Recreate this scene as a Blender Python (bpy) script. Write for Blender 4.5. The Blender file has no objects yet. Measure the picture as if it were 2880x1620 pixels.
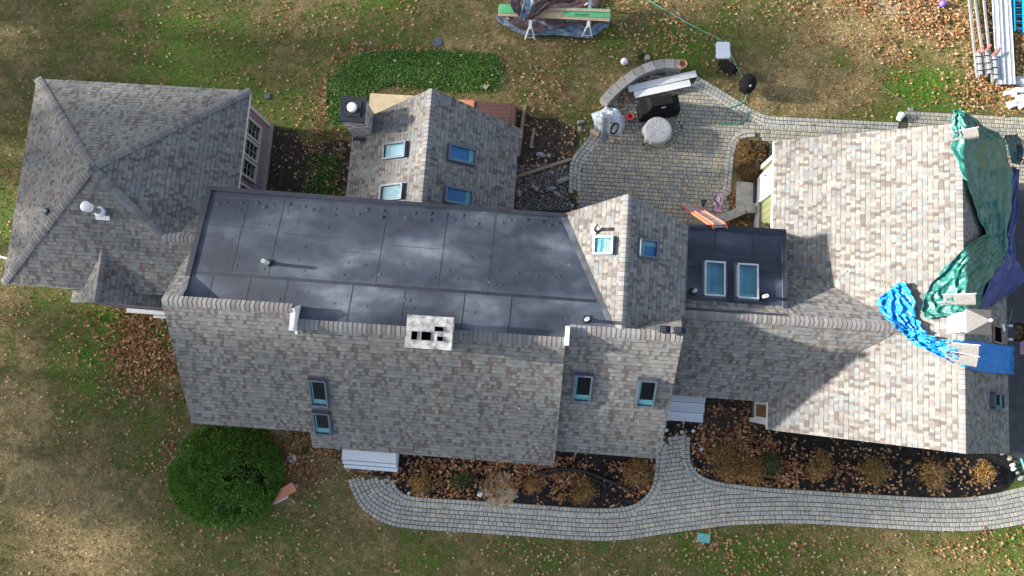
import bpy, math, random
import numpy as np
from mathutils import Vector, Matrix, noise
random.seed(7); rng = np.random.default_rng(11)
scene = bpy.context.scene
col = scene.collection
R = math.radians

# ---------------------------------------------------------------- camera model (drone, almost straight down)
F = 1920.0; H = 26.0
_n = np.array([1500-1440, -(1060-810), -F]); _n /= np.linalg.norm(_n)
_Z = -_n; _X = np.array([1., 0, 0]); _X -= _X.dot(_Z)*_Z; _X /= np.linalg.norm(_X); _Y = np.cross(_Z, _X)
RC = np.array([_X, _Y, _Z])
_t = R(4.1); RZ = np.array([[math.cos(_t), -math.sin(_t), 0], [math.sin(_t), math.cos(_t), 0], [0, 0, 1]])
RW = RZ @ RC                                   # camera axes -> world (world x runs along the ridges)
def raydir(u, v): return RW @ np.array([u-1440., -(v-810.), -F])
def P(u, v, z=0.0):
    """world point seen at photo position (u,v) that lies z metres above the lawn"""
    d = raydir(u, v); t = (H-z)/-d[2]
    return Vector((d[0]*t, d[1]*t, z))
def on(u, v, f, off=0.0):
    """world point on a height surface f(x,y)"""
    lo, hi = -1.0, 14.0
    for _ in range(40):
        m = (lo+hi)/2; p = P(u, v, m)
        if m > f(p.x, p.y): hi = m
        else: lo = m
    p = P(u, v, m); p.z += off; return p
def at_x(u, v, x):
    d = raydir(u, v); t = x/d[0]; return Vector((x, d[1]*t, H+d[2]*t))
def at_y(u, v, y):
    d = raydir(u, v); t = y/d[1]; return Vector((d[0]*t, y, H+d[2]*t))

# ---------------------------------------------------------------- materials
class NT:
    def __init__(s, name):
        s.m = bpy.data.materials.new(name); s.m.use_nodes = True; s.t = s.m.node_tree
        s.b = s.t.nodes['Principled BSDF']; s.out = s.t.nodes['Material Output']
    def n(s, ty, **k):
        nd = s.t.nodes.new(ty)
        ins = k.pop('ins', {})
        for a, b in k.items(): setattr(nd, a, b)
        for a, b in ins.items(): s.set(nd, a, b)
        return nd
    def set(s, nd, a, b):
        if isinstance(b, bpy.types.NodeSocket): s.t.links.new(b, nd.inputs[a])
        else: nd.inputs[a].default_value = b
    def math(s, op, a, b=0.0, c=0.0):
        nd = s.t.nodes.new('ShaderNodeMath'); nd.operation = op
        s.set(nd, 0, a); s.set(nd, 1, b); s.set(nd, 2, c); return nd.outputs[0]
    def noise(s, vec, scale, detail=3, rough=.55, **k):
        nd = s.n('ShaderNodeTexNoise', ins={'Scale': scale, 'Detail': detail, 'Roughness': rough}, **k)
        if vec is not None: s.set(nd, 'Vector', vec)
        return nd.outputs['Fac']
    def ramp(s, fac, stops, interp='LINEAR'):
        nd = s.t.nodes.new('ShaderNodeValToRGB'); cr = nd.color_ramp; cr.interpolation = interp
        while len(cr.elements) < len(stops): cr.elements.new(.5)
        for e, (p, c) in zip(cr.elements, stops):
            e.position = p; e.color = (*c, 1) if len(c) == 3 else c
        s.set(nd, 0, fac); return nd.outputs[0]
    def mix(s, fac, a, b, mode='MIX'):
        nd = s.t.nodes.new('ShaderNodeMix'); nd.data_type = 'RGBA'; nd.blend_type = mode
        s.set(nd, 0, fac)
        for i, q in ((6, a), (7, b)):
            s.set(nd, i, (*q, 1) if isinstance(q, tuple) and len(q) == 3 else q)
        return nd.outputs[2]
    def obj(s): return s.n('ShaderNodeTexCoord').outputs['Object']
    def pos(s): return s.n('ShaderNodeNewGeometry').outputs['Position']
    def uv(s): return s.n('ShaderNodeTexCoord').outputs['UV']
    def island(s): return s.n('ShaderNodeNewGeometry').outputs['Random Per Island']
    def bump(s, h, strength=.5, dist=.01):
        nd = s.n('ShaderNodeBump', ins={'Strength': strength, 'Distance': dist, 'Height': h})
        s.set(s.b, 'Normal', nd.outputs[0])
    def fin(s, colr=None, rough=None, metal=None, spec=None):
        if colr is not None: s.set(s.b, 'Base Color', (*colr, 1) if isinstance(colr, tuple) else colr)
        if rough is not None: s.set(s.b, 'Roughness', rough)
        if metal is not None: s.set(s.b, 'Metallic', metal)
        if spec is not None: s.set(s.b, 'Specular IOR Level', spec)
        return s.m

def mat_plain(name, c, rough=.6, metal=0., var=.25, scale=6., bump=0., dirt=None, spec=.4):
    t = NT(name); p = t.pos()
    f = t.noise(p, scale, 5)
    d = dirt or tuple(x*(1-var) for x in c)
    c2 = tuple(min(1, x*(1+var*.4)) for x in c)
    cc = t.ramp(f, [(.3, d), (.62, c), (.8, c2)])
    if bump: t.bump(t.noise(p, scale*9, 4), bump, .01)
    return t.fin(cc, rough, metal, spec)

def mat_island(name, stops, rough=.8, nscale=30., namt=.35, bump=.3, world=None, interp='LINEAR', spec=.3):
    """colour picked per separate piece (paver, leaf, blade...)"""
    t = NT(name); c = t.ramp(t.island(), stops, interp); p = t.pos()
    f = t.noise(p, nscale, 4)
    c = t.mix(1.0, c, t.ramp(f, [(.25, (1-namt,)*3), (.7, (1,)*3)]), 'MULTIPLY')
    if world: c = t.mix(t.ramp(t.noise(p, world[0], 3), [(.42, (0, 0, 0)), (.62, (1, 1, 1))]), c, t.mix(1.0, c, world[1], 'MULTIPLY'))
    if bump: t.bump(f, bump, .01)
    return t.fin(c, rough, 0, spec)

def shingle_mat(name, tint=(1, 1, 1)):
    t = NT(name); sep = t.n('ShaderNodeSeparateXYZ', ins={0: t.uv()})
    u, v = sep.outputs[0], sep.outputs[1]
    vr = t.math('DIVIDE', v, .143); row = t.math('FLOOR', vr); fv = t.math('FRACT', vr)
    def cell(r):
        w = t.math('ADD', t.math('DIVIDE', u, .108), t.math('MULTIPLY', r, 37.73))
        vo = t.n('ShaderNodeTexVoronoi', voronoi_dimensions='1D', ins={'W': w, 'Scale': 1.0, 'Randomness': .85})
        return t.n('ShaderNodeSeparateColor', ins={0: vo.outputs['Color']}).outputs
    a = cell(row); b = cell(t.math('ADD', row, 1.0))
    T = lambda c: tuple(x*y for x, y in zip(c, tint))
    c = t.ramp(a[0], [(0, T((.14, .122, .117))), (.12, T((.17, .152, .146))), (.24, T((.205, .19, .184))), (.37, T((.2, .214, .22))),
                      (.52, T((.224, .215, .208))), (.67, T((.246, .23, .208))), (.79, T((.215, .237, .244))), (.92, T((.27, .254, .232)))], 'CONSTANT')
    c = t.mix(1.0, c, t.ramp(a[2], [(0, (.9, .9, .9)), (1, (1.1, 1.1, 1.1))]), 'MULTIPLY')
    p = t.pos()
    gran = t.noise(p, 70, 3, .7); big = t.noise(p, .55, 4, .6); streak = t.noise(p, 4.5, 4)
    c = t.mix(1.0, c, t.ramp(gran, [(.2, (.72, .72, .73)), (.8, (1.22, 1.2, 1.2))]), 'MULTIPLY')
    c = t.mix(1.0, c, t.ramp(big, [(.3, (.88, .88, .89)), (.7, (1.08, 1.07, 1.05))]), 'MULTIPLY')
    c = t.mix(1.0, c, t.ramp(streak, [(.3, (.88, .885, .89)), (.7, (1.07, 1.07, 1.06))]), 'MULTIPLY')
    run = t.noise(t.n('ShaderNodeMapping', ins={0: t.uv(), 'Scale': (2.2, .22, 1.)}).outputs[0], 1.0, 4, .6)
    c = t.mix(1.0, c, t.ramp(run, [(.32, (.86, .865, .87)), (.5, (1., 1., 1.)), (.72, (1.06, 1.055, 1.04))]), 'MULTIPLY')
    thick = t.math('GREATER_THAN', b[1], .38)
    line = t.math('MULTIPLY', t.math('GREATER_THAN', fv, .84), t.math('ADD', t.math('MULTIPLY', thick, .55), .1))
    c = t.mix(line, c, (.035, .035, .04))  # shadow under thick tabs painted into the colour, with the printed band
    hgt = t.math('ADD', t.math('MULTIPLY', t.math('SUBTRACT', 1.0, fv), .55), t.math('MULTIPLY', t.math('GREATER_THAN', a[1], .38), .45))
    hgt = t.math('ADD', hgt, t.math('MULTIPLY', gran, .35))
    t.bump(hgt, .75, .012)
    return t.fin(c, .93, 0, .25)

M = {}
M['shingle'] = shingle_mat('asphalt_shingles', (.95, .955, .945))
M['cap'] = mat_island('ridge_cap_shingles', [(0, (.17, .155, .155)), (.4, (.23, .21, .205)), (.75, (.225, .235, .25)), (1, (.28, .26, .24))], .93, 60, .3, .4)
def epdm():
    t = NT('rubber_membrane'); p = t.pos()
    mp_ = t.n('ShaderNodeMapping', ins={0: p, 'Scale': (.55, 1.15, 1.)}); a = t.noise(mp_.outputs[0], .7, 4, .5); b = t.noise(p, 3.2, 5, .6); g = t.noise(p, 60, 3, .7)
    c = t.ramp(a, [(.34, (.015, .022, .04)), (.48, (.027, .037, .06)), (.58, (.06, .074, .102)), (.72, (.14, .162, .205))])  # pale bands mix chalk stains with painted-in patches of light
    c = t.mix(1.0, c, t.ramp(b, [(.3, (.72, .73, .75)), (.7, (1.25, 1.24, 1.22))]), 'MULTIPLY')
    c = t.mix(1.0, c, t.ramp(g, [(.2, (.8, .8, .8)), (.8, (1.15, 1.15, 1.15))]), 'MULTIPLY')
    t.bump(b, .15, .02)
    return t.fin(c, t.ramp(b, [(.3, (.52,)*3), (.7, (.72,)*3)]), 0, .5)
M['epdm'] = epdm()
M['tape'] = mat_plain('seam_tape', (.022, .028, .042), .55, 0, .4, 3)
M['chalk'] = mat_plain('chalky_seam_edge', (.09, .105, .13), .8, 0, .6, 3)
M['white'] = mat_plain('white_painted_trim', (.72, .73, .74), .5, 0, .12, 4)
M['cream'] = mat_plain('cream_trim', (.52, .5, .45), .55, 0, .15, 4)
def siding(name, c, pitch, vert=False):
    t = NT(name); p = t.pos(); z = t.n('ShaderNodeSeparateXYZ', ins={0: p}).outputs
    z = t.math('ADD', z[0], z[1]) if vert else z[2]
    fz = t.math('FRACT', t.math('DIVIDE', z, pitch))
    cc = t.ramp(t.noise(p, 5, 4), [(.3, tuple(x*.85 for x in c)), (.7, c)])
    cc = t.mix(t.math('MULTIPLY', t.math('LESS_THAN', fz, .09), .75), cc, tuple(x*.25 for x in c))
    t.bump(fz, .6, .02); return t.fin(cc, .7, 0, .3)
M['mauve'] = siding('mauve_siding', (.27, .195, .25), .3)
M['olive'] = siding('olive_board_siding', (.15, .165, .085), .25, True)
M['glass'] = NT('window_glass').fin((.01, .014, .018), .06, 0, .6)
M['metal_grey'] = mat_plain('grey_clad_frame', (.11, .13, .17), .45, .2, .2, 5)
M['alum'] = mat_plain('mill_aluminium', (.62, .64, .66), .33, .55, .2, 7)
M['galv'] = mat_plain('galvanised_steel', (.45, .46, .47), .4, .6, .3, 9)
M['black'] = mat_plain('black_rubber', (.018, .018, .02), .55, 0, .3, 8)
M['blackfab'] = mat_plain('black_cover_fabric', (.014, .014, .016), .85, 0, .4, 5, .3, spec=.15)
M['pvc'] = mat_plain('white_pvc', (.78, .79, .8), .4, 0, .08, 5)
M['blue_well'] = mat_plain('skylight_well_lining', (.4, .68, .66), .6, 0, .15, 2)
M['wood'] = mat_plain('weathered_lumber', (.3, .23, .16), .8, 0, .4, 9, .3)
M['wood_new'] = mat_plain('new_lumber', (.62, .46, .3), .7, 0, .2, 7)
M['ply'] = mat_plain('plywood', (.66, .53, .33), .75, 0, .22, 3.2)
M['deck'] = mat_island('composite_decking', [(0, (.14, .07, .06)), (1, (.19, .095, .08))], .7, 12, .25, .1)
M['orange'] = mat_plain('orange_board_face', (.72, .3, .16), .7, 0, .15, 5)
M['zip'] = mat_plain('green_sheathing_face', (.14, .52, .25), .6, 0, .12, 5)
M['granite'] = mat_plain('grey_granite', (.68, .74, .82), .75, 0, .22, 24, .2)
M['stone'] = mat_plain('grey_stone', (.33, .33, .34), .85, 0, .4, 14, .5)
M['wallcap'] = mat_island('seat_wall_stone', [(0, (.3, .29, .28)), (.5, (.37, .36, .34)), (1, (.44, .42, .4))], .85, 14, .45, .5)
M['concrete'] = mat_plain('old_concrete', (.33, .32, .3), .9, 0, .4, 4, .3)
M['chimcap'] = mat_plain('mortar_washed_crown', (.52, .5, .47), .9, 0, .5, 6, .5, dirt=(.09, .1, .14))
M['flue'] = mat_plain('clay_flue', (.5, .33, .24), .9, 0, .35, 15)
M['soot_and_shade'] = NT('soot_and_shade').fin((.004, .004, .004), 1, 0, 0)  # black for sooty flues, and painted darkness of unlit hollows
M['paint_red'] = mat_plain('orange_red_fibreglass', (.72, .19, .12), .45, 0, .25, 14)
M['red_plastic'] = mat_plain('salmon_red_plastic', (.75, .12, .09), .4, 0, .12, 6)
M['blue_ladder'] = mat_plain('blue_fibreglass', (.01, .26, .6), .4, 0, .2, 8)
M['terracotta'] = mat_plain('terracotta', (.6, .33, .22), .8, 0, .3, 9)
M['teal'] = mat_plain('teal_plastic', (.14, .45, .42), .6, 0, .35, 12)
M['purple'] = mat_plain('purple_vinyl', (.16, .1, .48), .35, 0, .1, 5)
M['magenta'] = mat_plain('magenta_print_plastic', (.66, .12, .45), .35, 0, .1, 5)
M['pinkfoil'] = mat_plain('pale_pink_plastic', (.78, .5, .68), .3, 0, .25, 8)
M['foam'] = mat_plain('white_foam', (.78, .8, .82), .55, 0, .1, 5)
def fabric(name, c, c2, rough, trans=0., nsc=5.):
    t = NT(name); p = t.pos()
    cc = t.ramp(t.noise(p, nsc, 5, .6), [(.3, c2), (.65, c)])
    t.bump(t.noise(p, 9, 4, .6), .6, .05)
    if trans: t.set(t.b, 'Transmission Weight', trans)
    return t.fin(cc, rough, 0, .5)
M['tarp_green'] = fabric('green_tarp', (.02, .15, .125), (.012, .09, .085), .24)
M['tarp_blue'] = fabric('bright_blue_tarp', (.01, .25, .66), (.005, .13, .5), .28)
M['tarp_navy'] = fabric('navy_tarp', (.02, .04, .22), (.012, .02, .14), .4)
M['tarp_silver'] = fabric('silver_blue_tarp', (.24, .33, .43), (.14, .2, .28), .35)
M['tarp_brown'] = fabric('brown_tarp', (.13, .085, .085), (.08, .05, .05), .45)
M['tarp_dkgreen'] = fabric('dark_green_tarp', (.012, .075, .075), (.008, .04, .045), .4)
M['sheet'] = fabric('milky_plastic_sheet', (.66, .74, .8), (.5, .58, .66), .28, 0, 3)
M['cover'] = fabric('grey_table_cover', (.4, .41, .42), (.33, .34, .35), .7, 0, 4)
M['paver'] = mat_island('tumbled_concrete_pavers', [(0, (.31, .305, .29)), (.16, (.39, .375, .325)), (.36, (.43, .4, .32)), (.52, (.35, .35, .33)), (.66, (.47, .42, .315)), (.82, (.4, .37, .31)), (.94, (.5, .44, .33))], .88, 22, .4, .4, interp='CONSTANT')
M['paver_grey'] = mat_island('grey_border_pavers', [(0, (.4, .4, .375)), (.3, (.46, .455, .425)), (.55, (.5, .485, .43)), (.75, (.44, .44, .42)), (.88, (.54, .505, .42))], .88, 22, .35, .4, interp='CONSTANT')
M['joint'] = mat_plain('joint_sand', (.085, .085, .055), .95, 0, .4, 20)
M['asphalt'] = mat_plain('driveway_asphalt', (.055, .06, .068), .85, 0, .35, 3, .3)
def soil(name, a, b, c):
    t = NT(name); p = t.pos()
    cc = t.ramp(t.noise(p, 5, 8, .7), [(.32, a), (.5, b), (.68, c)]); t.bump(t.noise(p, 14, 6, .7), .9, .05)
    return t.fin(cc, .97, 0, .1)
M['mulch'] = soil('black_mulch', (.012, .012, .014), (.022, .021, .022), (.05, .045, .04))
M['soil'] = soil('bare_soil', (.03, .025, .02), (.055, .045, .036), (.1, .085, .07))
M['sand'] = soil('pale_sand', (.17, .13, .085), (.31, .25, .17), (.42, .35, .25))
M['thatch'] = soil('dead_grass_mat', (.06, .055, .035), (.13, .115, .07), (.26, .22, .13))
GREENS_AND_LIT = [(2590, 240, 1.5, .8, .2), (2365, 165, .5, .45, .15), (700, 90, 3.5, 1.2, .06), (820, 360, 2, 2, .05), (640, 1010, 3, 1.4, -.02), (230, 1050, 1.3, 2.2, .1), (700, 1470, 2.2, .6, .11), (400, 870, 2., 1.2, .08), (1720, 110, 2.5, 1.2, .07), (1950, 150, 1.2, 1.2, .09), (2000, 1580, 3, 1, .05), (1300, 1560, 3, .9, .05),
          (150, 1450, 3.2, 3, -.08), (300, 300, 2.5, .9, -.06), (2350, 90, 3, 1.4, -.1), (2300, 250, 3.2, 1.2, -.1), (1520, 240, 1.8, 1.6, -.06), (40, 1200, 2, 2, -.08), (2650, 1590, 2, .8, -.04), (1100, 1470, 2.6, .7, -.08), (2660, 330, 2.5, .4, .12)]  # grass tone blobs; some paint sunlit patches into the lawn colour
def lawn(name, blade=False):
    t = NT(name); p = t.pos()
    a = t.noise(p, .16, 5, .6); b = t.noise(p, 1.1, 5, .65); g = t.noise(p, 14, 4, .7)
    m_ = t.noise(p, 3.1, 4, .7)
    f = t.math('ADD', t.math('ADD', t.math('MULTIPLY', a, .5), t.math('MULTIPLY', b, .35)), t.math('MULTIPLY', m_, .3))
    f = t.math('SUBTRACT', f, .07); sp_ = t.n('ShaderNodeSeparateXYZ', ins={0: p}).outputs
    for (u_, v_, rx, ry, am) in GREENS_AND_LIT:
        q = P(u_, v_); dx = t.math('DIVIDE', t.math('SUBTRACT', sp_[0], q.x), rx); dy = t.math('DIVIDE', t.math('SUBTRACT', sp_[1], q.y), ry)
        r2 = t.math('ADD', t.math('MULTIPLY', dx, dx), t.math('MULTIPLY', dy, dy)); g1 = t.math('POWER', 2.718, t.math('MULTIPLY', r2, -1.0)); f = t.math('ADD', f, t.math('MULTIPLY', g1, am))
    c = t.ramp(f, [(.36, (.43, .345, .2)), (.43, (.31, .25, .14)), (.5, (.2, .185, .085)), (.56, (.135, .18, .05)), (.66, (.095, .21, .03))])
    c = t.mix(1.0, c, t.ramp(g, [(.28, (.5, .5, .48)), (.72, (1.35, 1.33, 1.28))]), 'MULTIPLY'); c = t.mix(1.0, c, t.ramp(t.noise(p, 5., 5, .7), [(.3, (.72, .74, .72)), (.7, (1.22, 1.18, 1.12))]), 'MULTIPLY')
    if blade:
        i = t.island()
        c = t.mix(1.0, c, t.ramp(i, [(0, (.4, .46, .36)), (.5, (1.05, 1.05, .95)), (.8, (1.6, 1.5, 1.25)), (.93, (2.4, 2.0, 1.6)), (1, (1.6, 1.5, 1.2))]), 'MULTIPLY')
    else:
        t.bump(g, .8, .03); c = t.mix(1.0, c, (.78, .76, .72), 'MULTIPLY')
    return t.fin(c, .95, 0, .15)
M['lawn'] = lawn('patchy_lawn'); M['blade'] = lawn('grass_blades', True)
M['leaf'] = mat_island('dry_oak_leaves', [(0, (.2, .08, .03)), (.25, (.34, .15, .055)), (.5, (.46, .24, .1)), (.75, (.57, .36, .19)), (.9, (.66, .5, .31)), (1, (.38, .16, .05))], .75, 20, .2, 0)
M['leaf_rust'] = mat_island('rusty_wet_leaves', [(0, (.12, .045, .02)), (.4, (.26, .1, .04)), (.75, (.4, .17, .07)), (1, (.5, .27, .13))], .75, 20, .2, 0)
M['ivy'] = mat_island('groundcover_leaves', [(0, (.015, .045, .005)), (.35, (.05, .15, .012)), (.7, (.09, .25, .02)), (.92, (.15, .34, .045)), (1, (.38, .2, .07))], .5, 8, .3, 0)
M['juniper'] = mat_island('juniper_foliage', [(0, (.03, .085, .01)), (.3, (.085, .21, .022)), (.7, (.17, .34, .04)), (1, (.28, .44, .08))], .7, 2.5, .45, 0)
M['brownleaf'] = mat_island('bronze_shrub_leaves', [(0, (.05, .035, .012)), (.4, (.09, .05, .018)), (.7, (.19, .09, .03)), (.85, (.07, .07, .02)), (1, (.3, .16, .07))], .8, 8, .3, 0)
M['dryleaf'] = mat_island('dried_perennial_leaves', [(0, (.12, .05, .02)), (.3, (.32, .14, .04)), (.6, (.5, .24, .075)), (.78, (.2, .2, .04)), (.88, (.6, .4, .2)), (1, (.42, .34, .13))], .85, 8, .3, 0)
M['greenleaf'] = mat_island('green_perennial_leaves', [(0, (.02, .045, .01)), (.45, (.035, .085, .016)), (.75, (.12, .1, .04)), (1, (.3, .24, .15))], .8, 8, .3, 0)
M['straw'] = mat_island('straw_stems', [(0, (.08, .055, .022)), (.5, (.2, .13, .06)), (.8, (.34, .23, .11)), (1, (.12, .15, .03))], .85, 8, .3, 0)
M['headcol'] = mat_plain('dried_flower_heads', (.3, .22, .14), .9, 0, .4, 20)
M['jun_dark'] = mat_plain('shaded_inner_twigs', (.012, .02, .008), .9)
M['bundle_grey'] = mat_plain('bundled_shingles', (.17, .165, .16), .9, 0, .3, 12)
M['bark'] = mat_plain('bark', (.1, .08, .06), .95, 0, .4, 6, .6)
M['canopy'] = mat_island('autumn_canopy_leaves', [(0, (.08, .06, .02)), (.5, (.15, .1, .03)), (1, (.1, .12, .03))], .8, 3, .3, 0)
M['gravel'] = mat_island('crushed_stone', [(0, (.1, .1, .11)), (.5, (.2, .2, .21)), (1, (.36, .36, .37))], .9, 20, .3, 0)
def ledge():
    t = NT('ledgestone_veneer'); p = t.pos()
    mp = t.n('ShaderNodeMapping', ins={0: p, 'Scale': (5.5, 5.5, 14)})
    vo = t.n('ShaderNodeTexVoronoi', ins={'Vector': mp.outputs[0], 'Scale': 1.0, 'Randomness': .9})
    s = t.n('ShaderNodeSeparateColor', ins={0: vo.outputs['Color']}).outputs[0]
    c = t.ramp(s, [(0, (.42, .35, .36)), (.25, (.62, .46, .4)), (.45, (.45, .5, .6)), (.65, (.72, .6, .5)), (.85, (.78, .7, .62))], 'CONSTANT')
    c = t.mix(t.ramp(vo.outputs['Distance'], [(.55, (0, 0, 0)), (.8, (1, 1, 1))]), c, (.12, .11, .12))
    t.bump(vo.outputs['Distance'], .6, .03); return t.fin(c, .85, 0, .2)
M['ledge'] = ledge()
M['skin'] = NT('skin').fin((.45, .24, .17), .55)
M['jacket'] = mat_plain('black_jacket', (.012, .012, .014), .8, 0, .3, 6)
M['tan'] = mat_plain('tan_work_trousers', (.2, .12, .045), .85, 0, .3, 6)
M['hair'] = NT('dark_hair').fin((.02, .014, .01), .7)
M['cupola_roof'] = mat_plain('cupola_shingles', (.11, .11, .11), .9, 0, .2, 12)
M['green_rope'] = mat_plain('green_hose_plastic', (.12, .5, .36), .45, 0, .1, 5)
M['cord'] = mat_plain('pale_cable', (.33, .3, .25), .6, 0, .1, 5)

# ---------------------------------------------------------------- mesh builder
ORG = {}
class MB:
    def __init__(s): s.v = []; s.f = []; s.m = []; s.uv = []
    def face(s, pts, m=0, uvs=None):
        b = len(s.v); s.v += [tuple(p) for p in pts]; s.f.append(tuple(range(b, b+len(pts)))); s.m.append(m)
        s.uv.append(uvs or [(0, 0)]*len(pts))
    def mesh(s, verts, faces, m=0):
        b = len(s.v); s.v += [tuple(p) for p in verts]
        for f in faces: s.f.append(tuple(b+i for i in f)); s.m.append(m); s.uv.append([(0, 0)]*len(f))
    def obox(s, c, ax, ay, az, m=0, taper=0.):
        c, ax, ay, az = map(Vector, (c, ax, ay, az)); k = 1-taper
        vs = [c-ax-ay-az, c+ax-ay-az, c+ax+ay-az, c-ax+ay-az, c-ax*k-ay*k+az, c+ax*k-ay*k+az, c+ax*k+ay*k+az, c-ax*k+ay*k+az]
        s.mesh(vs, [(0, 3, 2, 1), (4, 5, 6, 7), (0, 1, 5, 4), (1, 2, 6, 5), (2, 3, 7, 6), (3, 0, 4, 7)], m)
    def box(s, c, size, rz=0., m=0, taper=0.):
        a, b = math.cos(rz), math.sin(rz)
        s.obox(c, (a*size[0]/2, b*size[0]/2, 0), (-b*size[1]/2, a*size[1]/2, 0), (0, 0, size[2]/2), m, taper)
    def bar(s, p, q, w, t, m=0, up=(0, 0, 1)):
        p, q = Vector(p), Vector(q); d = (q-p); L = d.length; d.normalize(); side = d.cross(Vector(up))
        side = side.normalized() if side.length > 1e-5 else Vector((1, 0, 0)); u = side.cross(d)
        s.obox((p+q)/2, d*L/2, side*w/2, u*t/2, m)
    def tube(s, pts, r, n=8, m=0, caps=True):
        pts = [Vector(p) for p in pts]; rs = r if isinstance(r, (list, tuple)) else [r]*len(pts)
        vs = []; ref = None
        for i, p in enumerate(pts):
            d = (pts[min(i+1, len(pts)-1)]-pts[max(i-1, 0)]).normalized()
            if ref is None: ref = d.orthogonal().normalized()
            ref = (ref-d*ref.dot(d)).normalized(); o = d.cross(ref)
            for k in range(n):
                a = 2*math.pi*k/n; vs.append(p+(ref*math.cos(a)+o*math.sin(a))*rs[i])
        fs = [(i*n+k, i*n+(k+1) % n, (i+1)*n+(k+1) % n, (i+1)*n+k) for i in range(len(pts)-1) for k in range(n)]
        if caps: fs += [tuple(range(n))[::-1], tuple((len(pts)-1)*n+k for k in range(n))]
        s.mesh(vs, fs, m)
    def lathe(s, c, prof, n=20, m=0, axis=(0, 0, 1), sx=1., sy=1.):
        c = Vector(c); q = Vector((0, 0, 1)).rotation_difference(Vector(axis).normalized()); vs = []
        for r, z in prof:
            for k in range(n):
                a = 2*math.pi*k/n; vs.append(c+q@Vector((r*math.cos(a)*sx, r*math.sin(a)*sy, z)))
        fs = [(i*n+k, i*n+(k+1) % n, (i+1)*n+(k+1) % n, (i+1)*n+k) for i in range(len(prof)-1) for k in range(n)]
        fs.append(tuple((len(prof)-1)*n+k for k in range(n))); fs.append(tuple(range(n))[::-1])
        s.mesh(vs, fs, m)
    def prism(s, poly, z0, z1, m=0):
        a = sum(poly[i][0]*poly[(i+1) % len(poly)][1]-poly[(i+1) % len(poly)][0]*poly[i][1] for i in range(len(poly)))
        if a < 0: poly = poly[::-1]
        n = len(poly); vs = [(p[0], p[1], z0) for p in poly]+[(p[0], p[1], z1) for p in poly]
        s.mesh(vs, [tuple(range(n))[::-1], tuple(range(n, 2*n))]+[(i, (i+1) % n, n+(i+1) % n, n+i) for i in range(n)], m)
    def roof(s, pts, th=.14, m=0, mside=1):
        """one roof plane: shingled top with metre UVs running along the eave, painted edges and soffit"""
        pts = [Vector(p) for p in pts]; n = Vector((0, 0, 0))
        for i in range(len(pts)): n += pts[i].cross(pts[(i+1) % len(pts)])
        if n.z < 0: pts = pts[::-1]; n = -n
        n.normalize(); h = Vector((0, 0, 1)).cross(n); h = h.normalized() if h.length > 1e-4 else Vector((1, 0, 0)); up = n.cross(h)
        s.face(pts, m, [(p.dot(h)+50, p.dot(up)+50) for p in pts])
        lo = [p-Vector((0, 0, th)) for p in pts]; s.face(lo[::-1], mside)
        for i in range(len(pts)):
            j = (i+1) % len(pts); s.face([lo[i], lo[j], pts[j], pts[i]], mside)
    def build(s, name, mats, parent=None, smooth=False, label=None, cat=None, group=None, kind=None, base=None):
        mats = [M[k] for k in ([mats] if isinstance(mats, str) else mats)]
        vs = np.array(s.v, dtype=float)
        if base is None: base = ((vs[:, 0].min()+vs[:, 0].max())/2, (vs[:, 1].min()+vs[:, 1].max())/2, vs[:, 2].min())
        base = np.array(base, dtype=float)
        me = bpy.data.meshes.new(name); me.from_pydata((vs-base).tolist(), [], s.f)
        for k in mats: me.materials.append(k)
        me.polygons.foreach_set('material_index', s.m)
        uvl = me.uv_layers.new(name='UVMap'); uvl.data.foreach_set('uv', np.array([c for f in s.uv for c in f], dtype=np.float32).ravel())
        if smooth: me.polygons.foreach_set('use_smooth', [True]*len(s.f))
        me.update()
        return link(name, me, base, parent, label, cat, group, kind)
def link(name, me, base, parent=None, label=None, cat=None, group=None, kind=None):
    o = bpy.data.objects.new(name, me); col.objects.link(o)
    base = np.array(base, dtype=float)
    if parent is not None:
        o.parent = parent; o.location = tuple(base-ORG[parent])
    else: o.location = tuple(base)
    ORG[o] = base; tag(o, label, cat, group, kind); return o
def tag(o, label=None, cat=None, group=None, kind=None):
    if label: o['label'] = label
    if cat: o['category'] = cat
    if group: o['group'] = group
    if kind: o['kind'] = kind
    return o
def thing(name, loc, label, cat, group=None):
    return link(name, None, tuple(loc), None, label, cat, group)
def raw(name, V, faces_n, mat, parent=None, **k):
    """big mesh from arrays: V (n_faces*faces_n,3), every face its own vertices unless idx given"""
    idx = k.pop('idx', None); base = k.pop('base', (0, 0, 0))
    me = bpy.data.meshes.new(name); V = np.asarray(V, dtype=np.float32)-np.array(base, dtype=np.float32)
    if idx is None: idx = np.arange(len(V)).reshape(-1, faces_n)
    nf = len(idx); me.vertices.add(len(V)); me.vertices.foreach_set('co', V.ravel())
    me.loops.add(nf*faces_n); me.loops.foreach_set('vertex_index', idx.astype(np.int32).ravel())
    me.polygons.add(nf); me.polygons.foreach_set('loop_start', np.arange(0, nf*faces_n, faces_n, dtype=np.int32))
    me.materials.append(M[mat]); me.update(calc_edges=True); me.validate()
    return link(name, me, base, parent, **k)

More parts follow.
